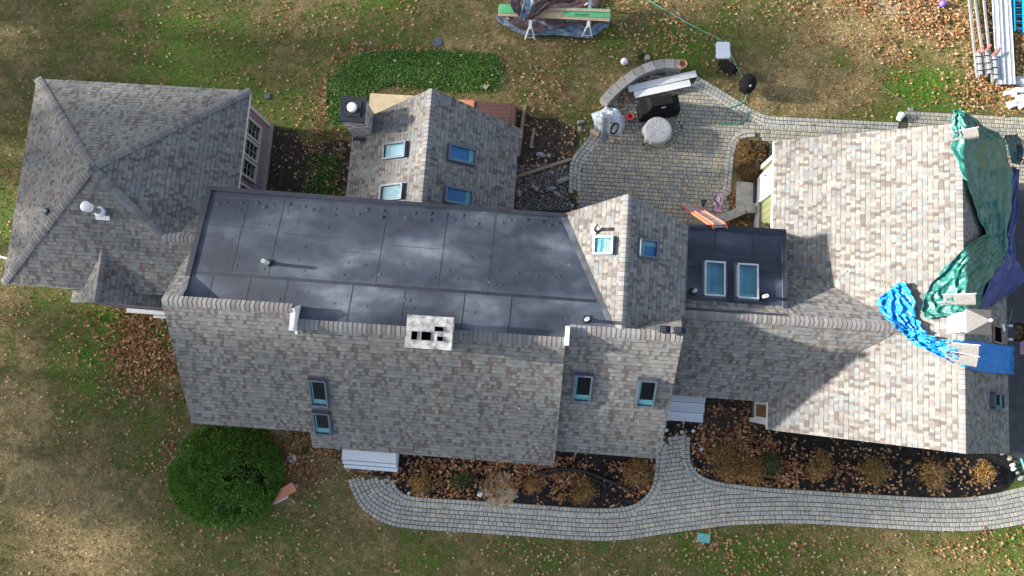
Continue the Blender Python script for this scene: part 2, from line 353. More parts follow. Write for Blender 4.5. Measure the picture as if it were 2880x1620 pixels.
def inpoly(x, y, poly):
    c = False; j = len(poly)-1
    for i in range(len(poly)):
        xi, yi = poly[i][0], poly[i][1]; xj, yj = poly[j][0], poly[j][1]
        if (yi > y) != (yj > y) and x < (xj-xi)*(y-yi)/(yj-yi+1e-12)+xi: c = not c
        j = i
    return c
def inpoly_np(X, Y, poly):
    c = np.zeros(X.shape, bool); j = len(poly)-1
    for i in range(len(poly)):
        xi, yi = poly[i][0], poly[i][1]; xj, yj = poly[j][0], poly[j][1]
        c ^= ((yi > Y) != (yj > Y)) & (X < (xj-xi)*(Y-yi)/(yj-yi+1e-12)+xi)
        j = i
    return c
def smoothline(pts, step=.1, it=2):
    pts = [Vector((p[0], p[1])) for p in pts]
    for _ in range(it):
        q = [pts[0]]
        for a, b in zip(pts, pts[1:]): q += [a*.75+b*.25, a*.25+b*.75]
        pts = q+[pts[-1]]
    return resample(pts, step)
def resample(pts, step):
    out = [pts[0].copy()]; acc = 0.
    for a, b in zip(pts, pts[1:]):
        L = (b-a).length; t = step-acc
        while t <= L: out.append(a+(b-a)*(t/L)); t += step
        acc = L-(t-step)
    return out
def px(L, z=0.): return [P(u, v, z) for u, v in L]

# ================================================================ SETTING
g = MB(); g.face([(-160, -160, 0), (160, -160, 0), (160, 160, 0), (-160, 160, 0)])
g.build('lawn_ground', 'lawn', kind='structure', base=(0, 0, 0))

walls_xy = []      # footprints, filled below: nothing grows or lies there
FOOT = [[(-18.4, 2.1), (-11.05, 2.1), (-11.05, 9.2), (-18.4, 9.2)], [(-11.2, -2.1), (4.1, -2.1), (4.1, 5.0), (-11.2, 5.0)],
        [(-6.8, 5), (-1.15, 5), (-1.15, 8.5), (-6.8, 8.5)], [(4.1, 0), (8.1, 0), (8.1, 5.1), (4.1, 5.1)], [(8.12, -1), (15.2, -1), (15.2, 8.5), (8.12, 8.5)],
        [(-16.3, 1.6), (-13.3, 1.6), (-13.3, 2.2), (-16.3, 2.2)]]

# --- outlines picked on the photograph, projected on the ground
path_out = px([(977, 1346), (981, 1362), (989, 1382), (1011, 1427), (1048, 1456), (1097, 1479), (1145, 1486), (1200, 1491), (1424, 1505), (1666, 1523), (1759, 1520), (1871, 1501), (2020, 1482), (2069, 1476), (2255, 1471), (2442, 1484), (2665, 1496), (2777, 1492), (2880, 1475), (3100, 1425), (3300, 1370)])
path_in1 = px([(1108, 1341), (1112, 1368), (1141, 1393), (1183, 1398), (1349, 1408), (1483, 1417), (1666, 1430), (1759, 1427), (1804, 1408), (1834, 1371), (1843, 1304), (1845, 1266), (1863, 1234)])
path_in2 = px([(1942, 1221), (1940, 1266), (1942, 1304), (1968, 1337), (2020, 1356), (2160, 1371), (2218, 1375), (2442, 1389), (2665, 1402), (2777, 1393), (2880, 1367), (3100, 1315), (3300, 1262)])
PO = smoothline(path_out, .08); PI1 = smoothline(path_in1, .08); PI2 = smoothline(path_in2, .08)
front_path_poly = [tuple(p) for p in PO]+[tuple(p) for p in PI2[::-1]]+[tuple(p) for p in PI1[::-1]]
patio_poly = [tuple(p)[:2] for p in px([(1602, 448), (1598, 548), (1629, 550), (1629, 572)])]+[(1.8, 5.05), (6.9, 5.05)]+[tuple(p)[:2] for p in px([(2052, 560), (2066, 430), (2073, 402), (2092, 388), (2130, 386)])]+[(8.15, 8.6), (20, 8.6)]+\
    [tuple(p)[:2] for p in px([(2960, 334), (2559, 308), (2532, 345), (2200, 329), (2160, 327), (2122, 312), (2067, 277), (2013, 243), (1957, 212), (1935, 203), (1850, 208), (1780, 226), (1735, 262), (1700, 300), (1672, 350), (1664, 372), (1640, 405)])]
ivy_poly = [tuple(p)[:2] for p in px([(985, 370), (930, 352), (912, 330), (918, 270), (935, 215), (970, 175), (1020, 150), (1100, 142), (1300, 146), (1395, 156), (1412, 190), (1405, 250), (1370, 262), (1200, 250), (1110, 235), (1060, 250), (1035, 268)])]
ivy2_poly = [tuple(p)[:2] for p in px([(870, 420), (920, 440), (965, 425), (960, 560), (850, 550), (860, 490)])]
bed1_poly = [tuple(p)[:2] for p in px([(700, 1200), (980, 1230), (1000, 1335), (1108, 1341), (1112, 1368), (1141, 1393), (1183, 1398), (1349, 1408), (1483, 1417), (1666, 1430), (1759, 1427), (1804, 1408), (1834, 1371), (1843, 1304), (1845, 1266)])]+[(4.2, -2), (-10.5, -2)]
bed2_poly = [tuple(p)[:2] for p in px([(1942, 1221), (1940, 1266), (1942, 1304), (1968, 1337), (2020, 1356), (2160, 1371), (2218, 1375), (2442, 1389), (2665, 1402), (2777, 1393), (2850, 1375), (2862, 1320), (2835, 1275), (2780, 1262)])]+[(15.2, -.9), (8.1, -.9), (8.1, .1), (4.2, .1)]
rubble_poly = [tuple(p)[:2] for p in px([(1450, 300), (1500, 330), (1560, 330), (1650, 385), (1604, 448), (1600, 548), (1629, 560), (1629, 600)])]+[(1.2, 5), (-1.2, 5), (-1.2, 8.4)]
drive_poly = [tuple(p)[:2] for p in px([(2838, 1272), (2862, 1310), (2880, 1345), (3000, 1330), (3300, 1260), (3300, 452), (2850, 452)])]
drive_poly = [(15.0, -1.2)]+drive_poly[:5]+[(26, 8)]+drive_poly[6:]+[(15.0, 8.3)]

def blob_sheet(name, poly, z, mat, wob=.12):
    pts = smoothline(list(poly)+[poly[0]], .25, 2)
    pts = [(p.x+wob*(noise.noise(Vector((p.x*1.3, p.y*1.3, 3)))), p.y+wob*(noise.noise(Vector((p.x*1.3, p.y*1.3, 9))))) for p in pts]
    m = MB(); m.face([(x, y, z) for x, y in pts]); return m.build(name, mat, kind='structure')
blob_sheet('soil_patch', rubble_poly, .006, 'soil')
blob_sheet('mulch_bed', bed1_poly, .006, 'mulch', .05)
blob_sheet('mulch_bed', bed2_poly, .0065, 'mulch', .05)
blob_sheet('ivy_bed_soil', ivy_poly, .006, 'soil')
yard_poly = [tuple(p)[:2] for p in px([(770, 350), (830, 372), (900, 420), (940, 400), (1000, 380), (1000, 560), (690, 560), (720, 420)])]
blob_sheet('soil_patch', yard_poly, .0055, 'soil', .5)
blob_sheet('mulch_bed', [tuple(p)[:2] for p in px([(1850, 1170), (1950, 1170), (1960, 1250), (1900, 1260), (1840, 1270)])], .005, 'mulch', .02)
blob_sheet('soil_patch', [tuple(p)[:2] for p in px([(1990, 1110), (2200, 1130), (2120, 1200), (2100, 1250), (2060, 1275), (2000, 1260), (1975, 1200)])], .012, 'soil', .5)
blob_sheet('gravel_patch', [tuple(p)[:2] for p in px([(2390, -60), (2440, 0), (2500, 60), (2560, 30), (2580, -60)])], .006, 'sand', .5)
m = MB(); m.face([(x, y, .007) for x, y in drive_poly]); m.build('driveway', 'asphalt', kind='structure')

# --- pavers: every stone modelled, one mesh per paved area
def stone(m, c, d, L, W, z, mat, h=.05, jl=.017):
    """c centre, d unit dir along L"""
    nrm = Vector((-d.y, d.x)); L -= jl; W -= jl
    ch = .011; jit = lambda: random.uniform(-.004, .004)
    zt = z+random.uniform(-.003, .003)
    cs = [(-1, -1), (1, -1), (1, 1), (-1, 1)]; bot = []; top = []
    for a, b in cs:
        q = c+d*(a*L/2)+nrm*(b*W/2); q = Vector((q.x+jit(), q.y+jit())); bot.append((q.x, q.y, zt-.012))
    # rounded corners on the top outline: 8 points
    top8 = []; mid8 = []
    for i, (a, b) in enumerate(cs):
        for k in (0, 1):
            ax = (L/2-(ch*2.2 if (k == (0 if (i % 2) else 1)) else ch)); bx = (W/2-(ch*2.2 if (k == (1 if (i % 2) else 0)) else ch))
            q = c+d*(a*ax)+nrm*(b*bx); top8.append((q.x, q.y, zt))
    b0 = len(m.v); m.v += top8+bot+[(p[0], p[1], z-h) for p in bot]
    T = b0; B = b0+8; G = b0+12
    def add(f): m.f.append(f); m.m.append(mat); m.uv.append([(0, 0)]*len(f))
    add(tuple(T+i for i in range(8)))
    for i in range(4):
        j = (i+1) % 4
        add((B+i, T+2*i+1 if False else T+2*i, T+2*i+1)); add((B+i, B+j, T+2*j, T+2*i+1)); add((G+i, G+j, B+j, B+i))
def run_curve(m, line, off, W, mat, z, ok, widths=(.155,), endgap=0.):
    """lay stones one after another along a polyline offset sideways by off"""
    pts = []
    for i, p in enumerate(line):
        d = (line[min(i+2, len(line)-1)]-line[max(i-2, 0)]).normalized(); pts.append(p+Vector((-d.y, d.x))*off)
    # drop folded-back points
    q = [pts[0]]
    for i in range(1, len(pts)):
        d = line[i]-line[i-1]
        if (pts[i]-q[-1]).dot(d) > 0: q.append(pts[i])
    q = resample(q, .02); i = random.randrange(0, 6)
    while True:
        L = random.choice(widths); k = int(round(L/.02))
        if i+k >= len(q): break
        a, b = q[i], q[i+k]; c = (a+b)/2; d = (b-a)
        if d.length > .05 and ok(c): stone(m, c, d.normalized(), d.length, W, z, mat)
        i += k
def dist_line(c, line):
    return min((c-p).length for p in line[::2])
zP = .04
# front walk
m = MB(); fp2 = front_path_poly
base = MB(); base.face([(x, y, .012) for x, y in fp2], 0)
base.build('path_bedding', 'joint', kind='structure')
run_curve(m, PO, .08, .15, 1, zP, lambda c: True, (.15, .17))
for ln, sg in ((PI1, -1), (PI2, -1)):
    run_curve(m, ln, sg*.08, .15, 1, zP, lambda c: True, (.14, .16))
    run_curve(m, ln, sg*.235, .15, 1, zP, lambda c: inpoly(c.x, c.y, fp2), (.14, .16))
for k in range(1, 26):
    run_curve(m, PO, .08+.155*k, .15, 0, zP-.006, lambda c: inpoly(c.x, c.y, fp2) and dist_line(c, PI1) > .25 and dist_line(c, PI2) > .25, (.14, .16, .22, .24))
m.build('front_walk', ['paver_grey', 'paver_grey'], kind='structure')
# patio and rear path
patio_base = MB(); patio_base.face([(x, y, .012) for x, y in patio_poly], 0); patio_base.build('patio_bedding', 'joint', kind='structure')
m = MB(); ring_c = P(1857, 372, 0).xy; ring_R = .82
bl = [Vector(p) for p in [tuple(q)[:2] for q in px([(1957, 212), (2013, 243), (2067, 277), (2122, 312), (2160, 327), (2200, 329), (2532, 345)])]]
BL = smoothline(bl, .08)
ll = smoothline([Vector(tuple(q)[:2]) for q in px([(1676, 345), (1664, 372), (1640, 405), (1602, 448), (1600, 500), (1598, 548)])], .08)
rl = smoothline([Vector(tuple(q)[:2]) for q in px([(2130, 386), (2092, 388), (2073, 402), (2066, 430), (2052, 560)])], .08)
for k in range(3): run_curve(m, BL, -.08-.155*k, .15, 1, zP, lambda c: inpoly(c.x, c.y, patio_poly), (.14, .16))
for k in range(3): run_curve(m, ll, .08+.155*k, .15, 1, zP, lambda c: inpoly(c.x, c.y, patio_poly), (.15, .15))
for k in range(2): run_curve(m, rl, -.08-.155*k, .15, 1, zP, lambda c: inpoly(c.x, c.y, patio_poly), (.15,))
BLd, LLd, RLd = BL, ll, rl
def patio_ok(c):
    if not inpoly(c.x, c.y, patio_poly) or c.x > 9.3+0*c.y and False: return False
    if (c-ring_c).length < ring_R-.04: return False
    return dist_line(c, BLd) > .4 and dist_line(c, LLd) > .4 and dist_line(c, RLd) > .2
y = 5.1
while y < 13.6:
    x = .2+random.uniform(0, .15)
    while x < 20.3:
        L = random.choice((.155, .155, .16, .225, .235)); c = Vector((x+L/2, y+.0775))
        if patio_ok(c): stone(m, c, Vector((1, 0)), L, .155, zP-.006, 0)
        x += L
    y += .155
for k in range(6):
    r = ring_R-.07-.14*k
    if r < .06: stone(m, ring_c, Vector((1, 0)), .14, .14, zP, 0); break
    nn = max(6, int(2*math.pi*r/.14))
    for i in range(nn):
        a = 2*math.pi*(i+.5*(k % 2))/nn; stone(m, ring_c+Vector((math.cos(a), math.sin(a)))*r, Vector((-math.sin(a), math.cos(a))), 2*math.pi*r/nn, .14, zP, 0)
m.build('patio', ['paver', 'paver_grey'], kind='structure')

# ================================================================ HOUSE
house = thing('house', (-3, 2, 0), 'large house with grey brown shingled roofs, dark rubber flat roofs and attached garage wing', 'house')
def A_f(x, y): return min(3+.5405*(y-1.9), 3+.516*(-10.77-x), 3+.5178*(x+18.66), 3+.5455*(9.42-y))
AP = (-14.72, 5.68, 5.04); HE = (-12.70, 3.75, 4.0)
def A2_f(x, y): return min(3+.5405*(y-1.9), 4-.54*(y-3.75))
def B_f(x, y): return 4.7-.576*abs(x+3.95)
FL = lambda x, y: 5.15+.208*(5.2-y)
D_f = lambda x, y: 6.4-.743*(1.45-y)
D2_f = lambda x, y: 6.03-.743*(1.45-y)
G3_f = lambda x, y: 6.0-.449*abs(x-2.47)
E_f = lambda x, y: 4.15+.1*(5.2-y)
F_f = lambda x, y: 4.75-.759*abs(y-2.3)
GA_f = lambda x, y: 2.85+.54*(x-7.8) if x < 12.59 else 5.44-.86*(x-12.59)
EN_f = lambda x, y: 3.7-.73*abs(x+14.82)
def cap_line(parent, p0, p1, f, w=.15, lift=.012):
    p0, p1 = Vector(p0), Vector(p1); d = p1-p0; L = d.length; d.normalize()
    h = Vector((-d.y, d.x, 0)).normalized(); m = MB(); t = 0.
    while t < L-.02:
        e = min(t+.19, L+.02); a, b = p0+d*t, p0+d*e
        row = []
        for q, up in ((a, .012), (b, .028)):
            for s_ in (-1, -.5, 0, .5, 1):
                r = q+h*w*s_; z = q.z+(f(r.x, r.y)-f(q.x, q.y)) if s_ else q.z
                z -= 0 if s_ else .012
                row.append(Vector((r.x, r.y, z+lift+up)))
        lo = [v-Vector((0, 0, .024))+d*.016 for v in row[5:]]
        m.mesh(row, [(i, i+1, i+6, i+5) for i in range(4)]); m.mesh(row[5:]+lo, [(i, i+1, 6+i, 5+i) for i in range(4)], 1)  # dark front lip paints the shadow line at each cap edge
        t += .143
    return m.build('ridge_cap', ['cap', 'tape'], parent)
# hip roof wing
m = MB()
NW, NE, SW = (-18.66, 9.42, 3), (-10.77, 9.42, 3), (-18.66, 1.9, 3)
m.roof([SW, AP, NW]); m.roof([NW, AP, NE]); m.roof([NE, AP, HE, (-10.77, 5.6, 3)])
m.roof([SW, (-10.6, 1.9, 3), (-10.6, 3.75, 4), HE, AP]); m.roof([HE, (-10.6, 3.75, 4), (-10.6, 5.6, 3), (-10.77, 5.6, 3)])
hip = m.build('hip_roof', ['shingle', 'white'], house)
for q in (NW, NE, SW, HE): cap_line(hip, q, AP, A_f)
cap_line(hip, HE, (-10.75, 3.75, 4), A2_f)
m = MB(); m.box((-14.75, 5.65, 1.42), (7.3, 7.0, 2.84)); m.box((-11.8, 3.2, 1.4), (1.6, 2.2, 2.8))
m.build('wall', 'mauve', house)
m = MB(); m.box((-14.75, 5.65, .17), (7.42, 7.12, .34)); m.build('foundation', 'concrete', house)
for sx in (-1, 1):
    for sy in (-1, 1): m = MB(); m.box((-14.75+sx*3.62, 5.65+sy*3.47, 1.6), (.14, .14, 2.5)); m.build('corner_board', 'cream', house)
def window(x, y0, y1, z0, z1, nx=2, ny=3, face=1, mats=('cream', 'glass'), parent=None):
    m = MB(); t = .09; s = face*.06
    for (a, b, c, d) in ((y0, y1, z1-t, z1), (y0, y1, z0, z0+t)): m.box((x+s, (a+b)/2, (c+d)/2), (.1, b-a, d-c))
    for a in (y0, y1-t): m.box((x+s*.9, a+t/2, (z0+z1)/2), (.09, t, z1-z0-2*t))
    for i in range(1, nx): m.box((x+s*.5, y0+t+(y1-y0-2*t)*i/nx, (z0+z1)/2), (.05, .01, z1-z0-2*t))
    for i in range(1, ny): m.box((x+s*.47, (y0+y1)/2, z0+t+(z1-z0-2*t)*i/ny), (.046, y1-y0-2*t, .01))
    w = m.build('window', mats[0], parent or house)
    g_ = MB(); g_.box((x+s*.3, (y0+y1)/2, (z0+z1)/2), (.02, y1-y0-2*t, z1-z0-2*t)); g_.build('pane', mats[1], w); return w
for k, yy in enumerate((8.02, 7.27, 6.52, 5.55, 4.8)): window(-11.1, yy-.02, yy+.68, 1.15, 2.55, 2, 4)
# small front entry gable
m = MB()
RT, RE = (-14.82, 3.2, 3.7), (-14.82, 1.45, 3.7)
m.roof([RT, RE, (-16.5, 1.45, 2.474), (-16.5, 1.85, 2.474), (-15.75, 1.95, 3.02)]); m.roof([RT, (-13.95, 2.0, 3.065), (-13.2, 1.9, 2.52), (-13.2, 1.45, 2.52), RE])
en = m.build('entry_roof', ['shingle', 'white'], house); cap_line(en, (RE[0], RE[1]+.05, RE[2]), RT, EN_f, .13)
m = MB(); m.box((-14.82, 1.75, 1.2), (2.7, .5, 2.4)); m.build('wall', 'mauve', house)
m = MB(); m.box((-14.2, 1.38, .95), (2.3, .16, .12)); m.box((-13.5, 1.3, .6), (2.0, .22, .12)); m.build('entry_trim_board', 'white', house)
m = MB(); m.box((-12.75, 1.72, 2.3), (.5, .5, .9)); m.build('wall_vent_hood', 'wood', house)
# rear gable wing
m = MB(); yn, ye = 9.15, 8.56
m.roof([(-3.95, yn, 4.7), (-3.95, 5.1, 4.7), (-6.95, 5.1, 2.972), (-6.95, 8.42, 2.972)])
m.roof([(-3.95, yn, 4.7), (-.98, ye, 2.99), (-.98, 8.3, 2.99), (-1.08, 8.3, 3.047), (-1.08, 5.1, 3.047), (-3.95, 5.1, 4.7)])
gb = m.build('gable_roof', ['shingle', 'white'], house); cap_line(gb, (-3.95, yn-.02, 4.7), (-3.95, 5.25, 4.7), B_f)
m = MB(); m.box((-3.95, 6.7, 1.45), (5.5, 3.4, 2.9)); m.prism([(-6.7, 8.4), (-1.2, 8.4), (-1.2, 8.3), (-6.7, 8.3)], 0, 2.9)
m.mesh([(-6.7, 8.38, 2.85), (-1.2, 8.38, 2.85), (-3.95, 8.38, 4.45), (-6.7, 8.2, 2.85), (-1.2, 8.2, 2.85), (-3.95, 8.2, 4.45)], [(0, 2, 1), (3, 4, 5), (0, 3, 5, 2), (1, 2, 5, 4)])
m.build('wall', 'mauve', house)
# rear deck beside it
m = MB(); c1 = P(1451, 292, .6); c0 = P(1041, 261, .6)
for k in range(17):
    yy = c1.y-.07-.143*k
    m.box(((c0.x+.1+c1.x-.16)/2, yy, .58), (c1.x-c0.x-.28, .135, .035))
m.box((c1.x-.07, c1.y-1.2, .582), (.14, 2.4, .038)); m.box(((c0.x+c1.x)/2, c1.y-.03, .5), (c1.x-c0.x, .04, .2)); m.box((c1.x-.02, c1.y-1.2, .45), (.04, 2.3, .24))
m.build('deck', 'deck', house)
# main roof
m = MB()
xl, xm, xr = -11.05, -7.15, .87
ed1, ed = -2.3, -2.81
m.roof([(xl, 1.47, D_f(0, 1.47)), (xl, ed1, D_f(0, ed1)), (xm+.05, ed1, D_f(0, ed1)), (xm+.05, ed, D_f(0, ed)), (xr, ed, D_f(0, ed)), (xr, 1.05, D_f(0, 1.05)), (xm, 1.05, D_f(0, 1.05)), (xm, 1.47, D_f(0, 1.47))], .2)
bk = lambda y: D_f(0, 1.47)-.743*(y-1.47)
m.roof([(xl, 1.47, bk(1.47)), (-10.6, 1.47, bk(1.47)), (-10.6, 4.2, bk(4.2)), (xl, 4.2, bk(4.2))], .2)
D_b = lambda x, y: min(D_f(x, y), bk(y))
main = m.build('main_roof', ['shingle', 'white'], house)
cap_line(main, (xl+.02, 1.47, D_f(0, 1.47)), (xm-.02, 1.47, D_f(0, 1.47)), D_b)
D_c = lambda x, y: min(D_f(x, y), D_f(0, 1.05)-.2*(y-1.05))
cap_line(main, (xm+.12, 1.05, D_f(0, 1.05)), (xr-.03, 1.05, D_f(0, 1.05)), D_c)
m = MB(); m.box((-5.0, 1.45, 1.5), (11.7, 7.0, 3.0)); m.box((-5.0, 2.75, 3.9), (11.2, 4.4, 1.8)); m.build('wall', 'mauve', house)
# white rake returns at the steps in the ridge
m = MB(); m.mesh([(xm, 1.0, 5.99), (xm, 1.62, 5.85), (xm, 1.47, 6.44), (xm+.08, 1.0, 5.99), (xm+.08, 1.62, 5.85), (xm+.08, 1.47, 6.44), (xm, .75, 5.9), (xm+.08, .75, 5.9)], [(6, 0, 1, 2), (7, 5, 4, 3), (6, 2, 5, 7), (2, 1, 4, 5)])
m.box((xm+.03, 1.16, 6.2), (.14, .66, .32)); m.build('rake_trim', 'white', house)
m = MB(); m.box((xr+.03, 1.25, 6.08), (.12, .56, .26)); m.build('rake_trim', 'white', house)
# shed (flat) membrane roof
m = MB()
def valley_x(y): return 2.47-(6.0-FL(0, y))/.449
pl = [(-10.68, 5.2), (-10.68, 1.55), (xm+.05, 1.55), (xm+.05, 1.1), (xr-.05, 1.1), (xr-.05, 1.5), (valley_x(1.5)+.06, 1.5), (valley_x(5.02)+.06, 5.02), (.62, 5.02)]
m.roof([(x, y, FL(x, y)+.0) for x, y in pl], .18)
nrm = Vector((0, .208, 1)).normalized()
def strip(a, b, w, mt, dz=.004, f=FL):
    a = Vector(a); b = Vector(b); d = (b-a).normalized(); h_ = Vector((-d.y, d.x))*w/2
    qs = [a-h_, b-h_, b+h_, a+h_]; m.face([(q.x, q.y, f(q.x, q.y)+dz) for q in qs], mt)
for x in (-9.35, -8.2, -4.9, -3.0, -1.5):
    strip((x, 4.95), (x-.04, 2.45), .02, 2)
for x in (-9.9, -8.75, -7.6, -5.6, -4.0, -2.2, -.8): strip((x, 2.35), (x-.02, 1.2 if x > -7 else 1.62), .03, 2)
strip((-10.5, 2.42), (1.7, 2.36), .1, 2, .005); strip((-10.5, 2.5), (1.7, 2.44), .01, 3, .009)
strip((-10.5, 4.93), (.7, 4.9), .014, 3, .005)
for xa, xb, yy in ((-10.4, -8.3, 4.0), (-8.1, -6.4, 3.85), (-4.8, -3.1, 3.7), (-2.9, .3, 3.95), (-6.2, -5.0, 3.4)): strip((xa, yy), (xb, yy-.03), .014, 2, .006)
for k in range(46):
    x = -10.3+k*.25
    for yy in ((4.78, 4.55) if k % 2 else (4.66,)):
        if k % 2 and yy > 4.7 or not k % 3: m.lathe((x, yy+random.uniform(-.05, .05), FL(0, yy)), [(.065, 0), (.058, .014), (.0, .018)], 10, 3 if k % 4 == 0 else 0)
for k in range(44):
    x = random.uniform(-10.3, 1.2); yy = random.choice((4.1, 3.5, 3.05, 2.7, 2.0, 1.75))+random.uniform(-.05, .05)
    m.lathe((x, yy, FL(0, yy)), [(.045, 0), (.04, .01), (.0, .012)], 8, 3 if k % 7 == 0 else 0)
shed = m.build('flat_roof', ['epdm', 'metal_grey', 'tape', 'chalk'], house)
m = MB()
m.roof([(-10.74, 5.28, FL(0, 5.28)+.05), (.68, 5.1, FL(0, 5.1)+.05), (.68, 4.97, FL(0, 4.97)+.05), (-10.6, 5.14, FL(0, 5.14)+.05)], .22)
m.roof([(-10.76, 5.28, FL(0, 5.28)+.055), (-10.6, 5.14, FL(0, 5.14)+.055), (-10.6, 1.64, FL(0, 1.64)+.055), (-10.76, 1.64, FL(0, 1.64)+.055)], .3)
m.build('edge_flashing', ['tape', 'metal_grey'], shed)
# right part of main roof
m = MB(); x2 = 4.25
m.roof([(xr, 1.45, 6.03), (xr, -2.34, D2_f(0, -2.34)), (x2, -2.34, D2_f(0, -2.34)), (x2, 1.45, 6.03)], .2)
m.roof([(2.5, 1.45, 6.028), (x2, 1.45, 6.028), (4.33, 2.2, 5.2)], .15)
r2 = m.build('main_roof', ['shingle', 'white'], house, label='narrower lower section of the shingled front roof with two skylights')
cap_line(r2, (xr+.1, 1.45, 6.03), (x2-.02, 1.45, 6.03), lambda x, y: min(D2_f(x, y), 6.03-.5*(y-1.45)))
m = MB(); m.box((2.55, 1.35, 1.45), (3.3, 6.9, 2.9)); m.box((2.55, 2.85, 3.9), (3.3, 4.1, 1.8)); m.build('wall', 'mauve', house)
# cross gable with prow
m = MB()
m.roof([(2.47, 5.63, 6.0), (2.47, 1.45, 6.0), (valley_x(1.5), 1.5, FL(0, 1.5)), (valley_x(5.1), 5.1, FL(0, 5.1)), (.6, 5.1, G3_f(.6, 0))])
m.roof([(2.47, 5.63, 6.0), (4.48, 4.98, G3_f(4.48, 0)), (4.48, 2.2, G3_f(4.48, 0)), (4.33, 2.2, G3_f(4.33, 0)), (2.47, 1.45, 6.0)])
cg = m.build('gable_roof', ['shingle', 'white'], house, label='small prow gable roof beside the rubber roofed porch'); cap_line(cg, (2.47, 5.6, 6.0), (2.47, 1.5, 6.0), G3_f)
m = MB(); a = Vector((valley_x(5.0), 5.0, 0)); b = Vector((valley_x(1.55), 1.55, 0))
for s0, s1, mt in ((-.17, .0, 0),):
    m.face([(a.x+s0, a.y, FL(0, a.y)+.008), (b.x+s0*.7, b.y, FL(0, b.y)+.008), (b.x+.05, b.y, FL(0, b.y)+.03), (a.x+.05, a.y, FL(0, a.y)+.03)], mt)
m.build('valley_flashing', 'chalk', cg)
# connector flat roof
m = MB()
m.roof([(x, y, E_f(x, y)) for x, y in ((4.2, 5.2), (4.2, 2.6), (7.72, 2.6), (7.72, 5.2))], .2)
m.face([(x, y, z) for x, y, z in ((4.3, 2.62, E_f(0, 2.62)+.002), (7.72, 2.62, E_f(0, 2.62)+.002), (7.76, 2.42, 4.72), (4.3, 2.42, 4.72))][::-1], 0)
strip((5.55, 5.0), (5.5, 3.95), .03, 2, f=E_f); strip((6.75, 5.0), (6.7, 3.95), .05, 2, f=E_f); strip((4.4, 4.3), (6.7, 4.27), .012, 3, f=E_f); strip((4.4, 3.85), (7.6, 3.83), .05, 2, .005, f=E_f)
strip((6.1, 3.8), (6.08, 2.75), .26, 2, .006, f=E_f)
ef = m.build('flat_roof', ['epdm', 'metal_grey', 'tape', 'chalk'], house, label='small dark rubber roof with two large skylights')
m = MB()
m.roof([(4.2, 5.28, 4.19), (7.8, 5.28, 4.19), (7.8, 5.1, 4.2), (4.2, 5.1, 4.2)], .25); m.roof([(7.66, 5.1, 4.2), (7.8, 5.1, 4.2), (7.8, 2.45, 4.5), (7.66, 2.6, 4.46)], .25)
m.build('edge_flashing', ['tape', 'metal_grey'], ef)
m = MB(); m.box((6.0, 2.9, 1.35), (3.6, 4.4, 2.7)); m.box((5.95, 3.8, 3.2), (3.5, 2.3, 1.8)); m.build('wall', 'mauve', house)
# connector gable roof
m = MB(); yb = 4.8
m.roof([(4.0, 2.3, 4.75), (4.0, -.27, F_f(0, -.27)), (7.80, -.27, F_f(0, -.27)), (11.32, 2.3, 4.75)])
m.roof([(4.0, 2.3, 4.75), (11.32, 2.3, 4.75), (7.8, yb, 2.853), (4.0, yb, 2.853)])
cr = m.build('gable_roof', ['shingle', 'white'], house, label='long low ridge joining the main roof to the garage roof'); cap_line(cr, (4.3, 2.3, 4.75), (11.1, 2.3, 4.75), F_f)
# garage
m = MB()
m.roof([(7.8, -1.17, 2.85), (12.59, -1.3, 5.437), (12.59, 8.66, 5.437), (7.8, 8.72, 2.85), (7.8, yb, 2.85), (11.32, 2.3, 4.75), (7.8, -.27, 2.85)])
m.roof([(12.59, 8.66, 5.437), (12.59, -1.3, 5.437), (15.55, -1.36, 2.89), (15.55, 8.62, 2.89)])
ga = m.build('garage_roof', ['shingle', 'white'], house); cap_line(ga, (12.59, 8.6, 5.437), (12.59, -1.28, 5.437), GA_f)
m = MB(); m.box((11.65, 3.75, 1.38), (7.0, 9.5, 2.76))
m.mesh([(8.2, 8.5, 2.7), (15.1, 8.5, 2.7), (12.59, 8.5, 5.15), (8.2, 8.3, 2.7), (15.1, 8.3, 2.7), (12.59, 8.3, 5.15)], [(0, 2, 1), (3, 4, 5), (0, 3, 5, 2), (1, 2, 5, 4)])
m.mesh([(8.2, -1.0, 2.7), (15.1, -1.0, 2.7), (12.59, -1.0, 5.15), (8.2, -.8, 2.7), (15.1, -.8, 2.7), (12.59, -.8, 5.15)], [(0, 1, 2), (3, 5, 4), (0, 2, 5, 3), (1, 4, 5, 2)])
m.build('wall', 'olive', house)
for yy in (8.48, -.98): m = MB(); m.box((8.13, yy, 1.4), (.12, .16, 2.75)); m.build('corner_board', 'white', house)
for (yy, ll_) in ((8.55, .7), (6.2, 1.9)): m = MB(); m.box((8.1, yy, .2), (.1, ll_, .32)); m.build('water_table', 'white', house)
m = MB()
for yy in (7.17, 8.13): m.box((8.11, yy, 1.25), (.1, .1, 2.2))
m.box((8.11, 7.65, 2.4), (.1, 1.06, .1)); m.build('door_trim', 'white', house)
m = MB(); m.box((8.115, 7.65, 1.27), (.07, .86, 2.1)); m.box((8.07, 7.65, 1.9), (.03, .5, .5)); dr = m.build('door', 'pvc', house)
m = MB(); m.box((8.05, 7.65, .17), (.22, .9, .08)); m.build('door_sill', 'tape', house)
m = MB(); m.box((8.03, 7.95, 1.3), (.1, .04, .12)); m.tube([(8.06, 7.95, 1.2), (8.0, 7.95, 1.2), (8.0, 7.85, 1.2)], .014); m.build('handle', 'metal_grey', dr)
w = window(8.13, -.9, -.3, .75, 2.55, 2, 1, -1, ('white', 'glass'))
m = MB(); m.box((8.07, -.6, 1.65), (.012, .45, 1.55)); m.build('blind', 'tan', w)

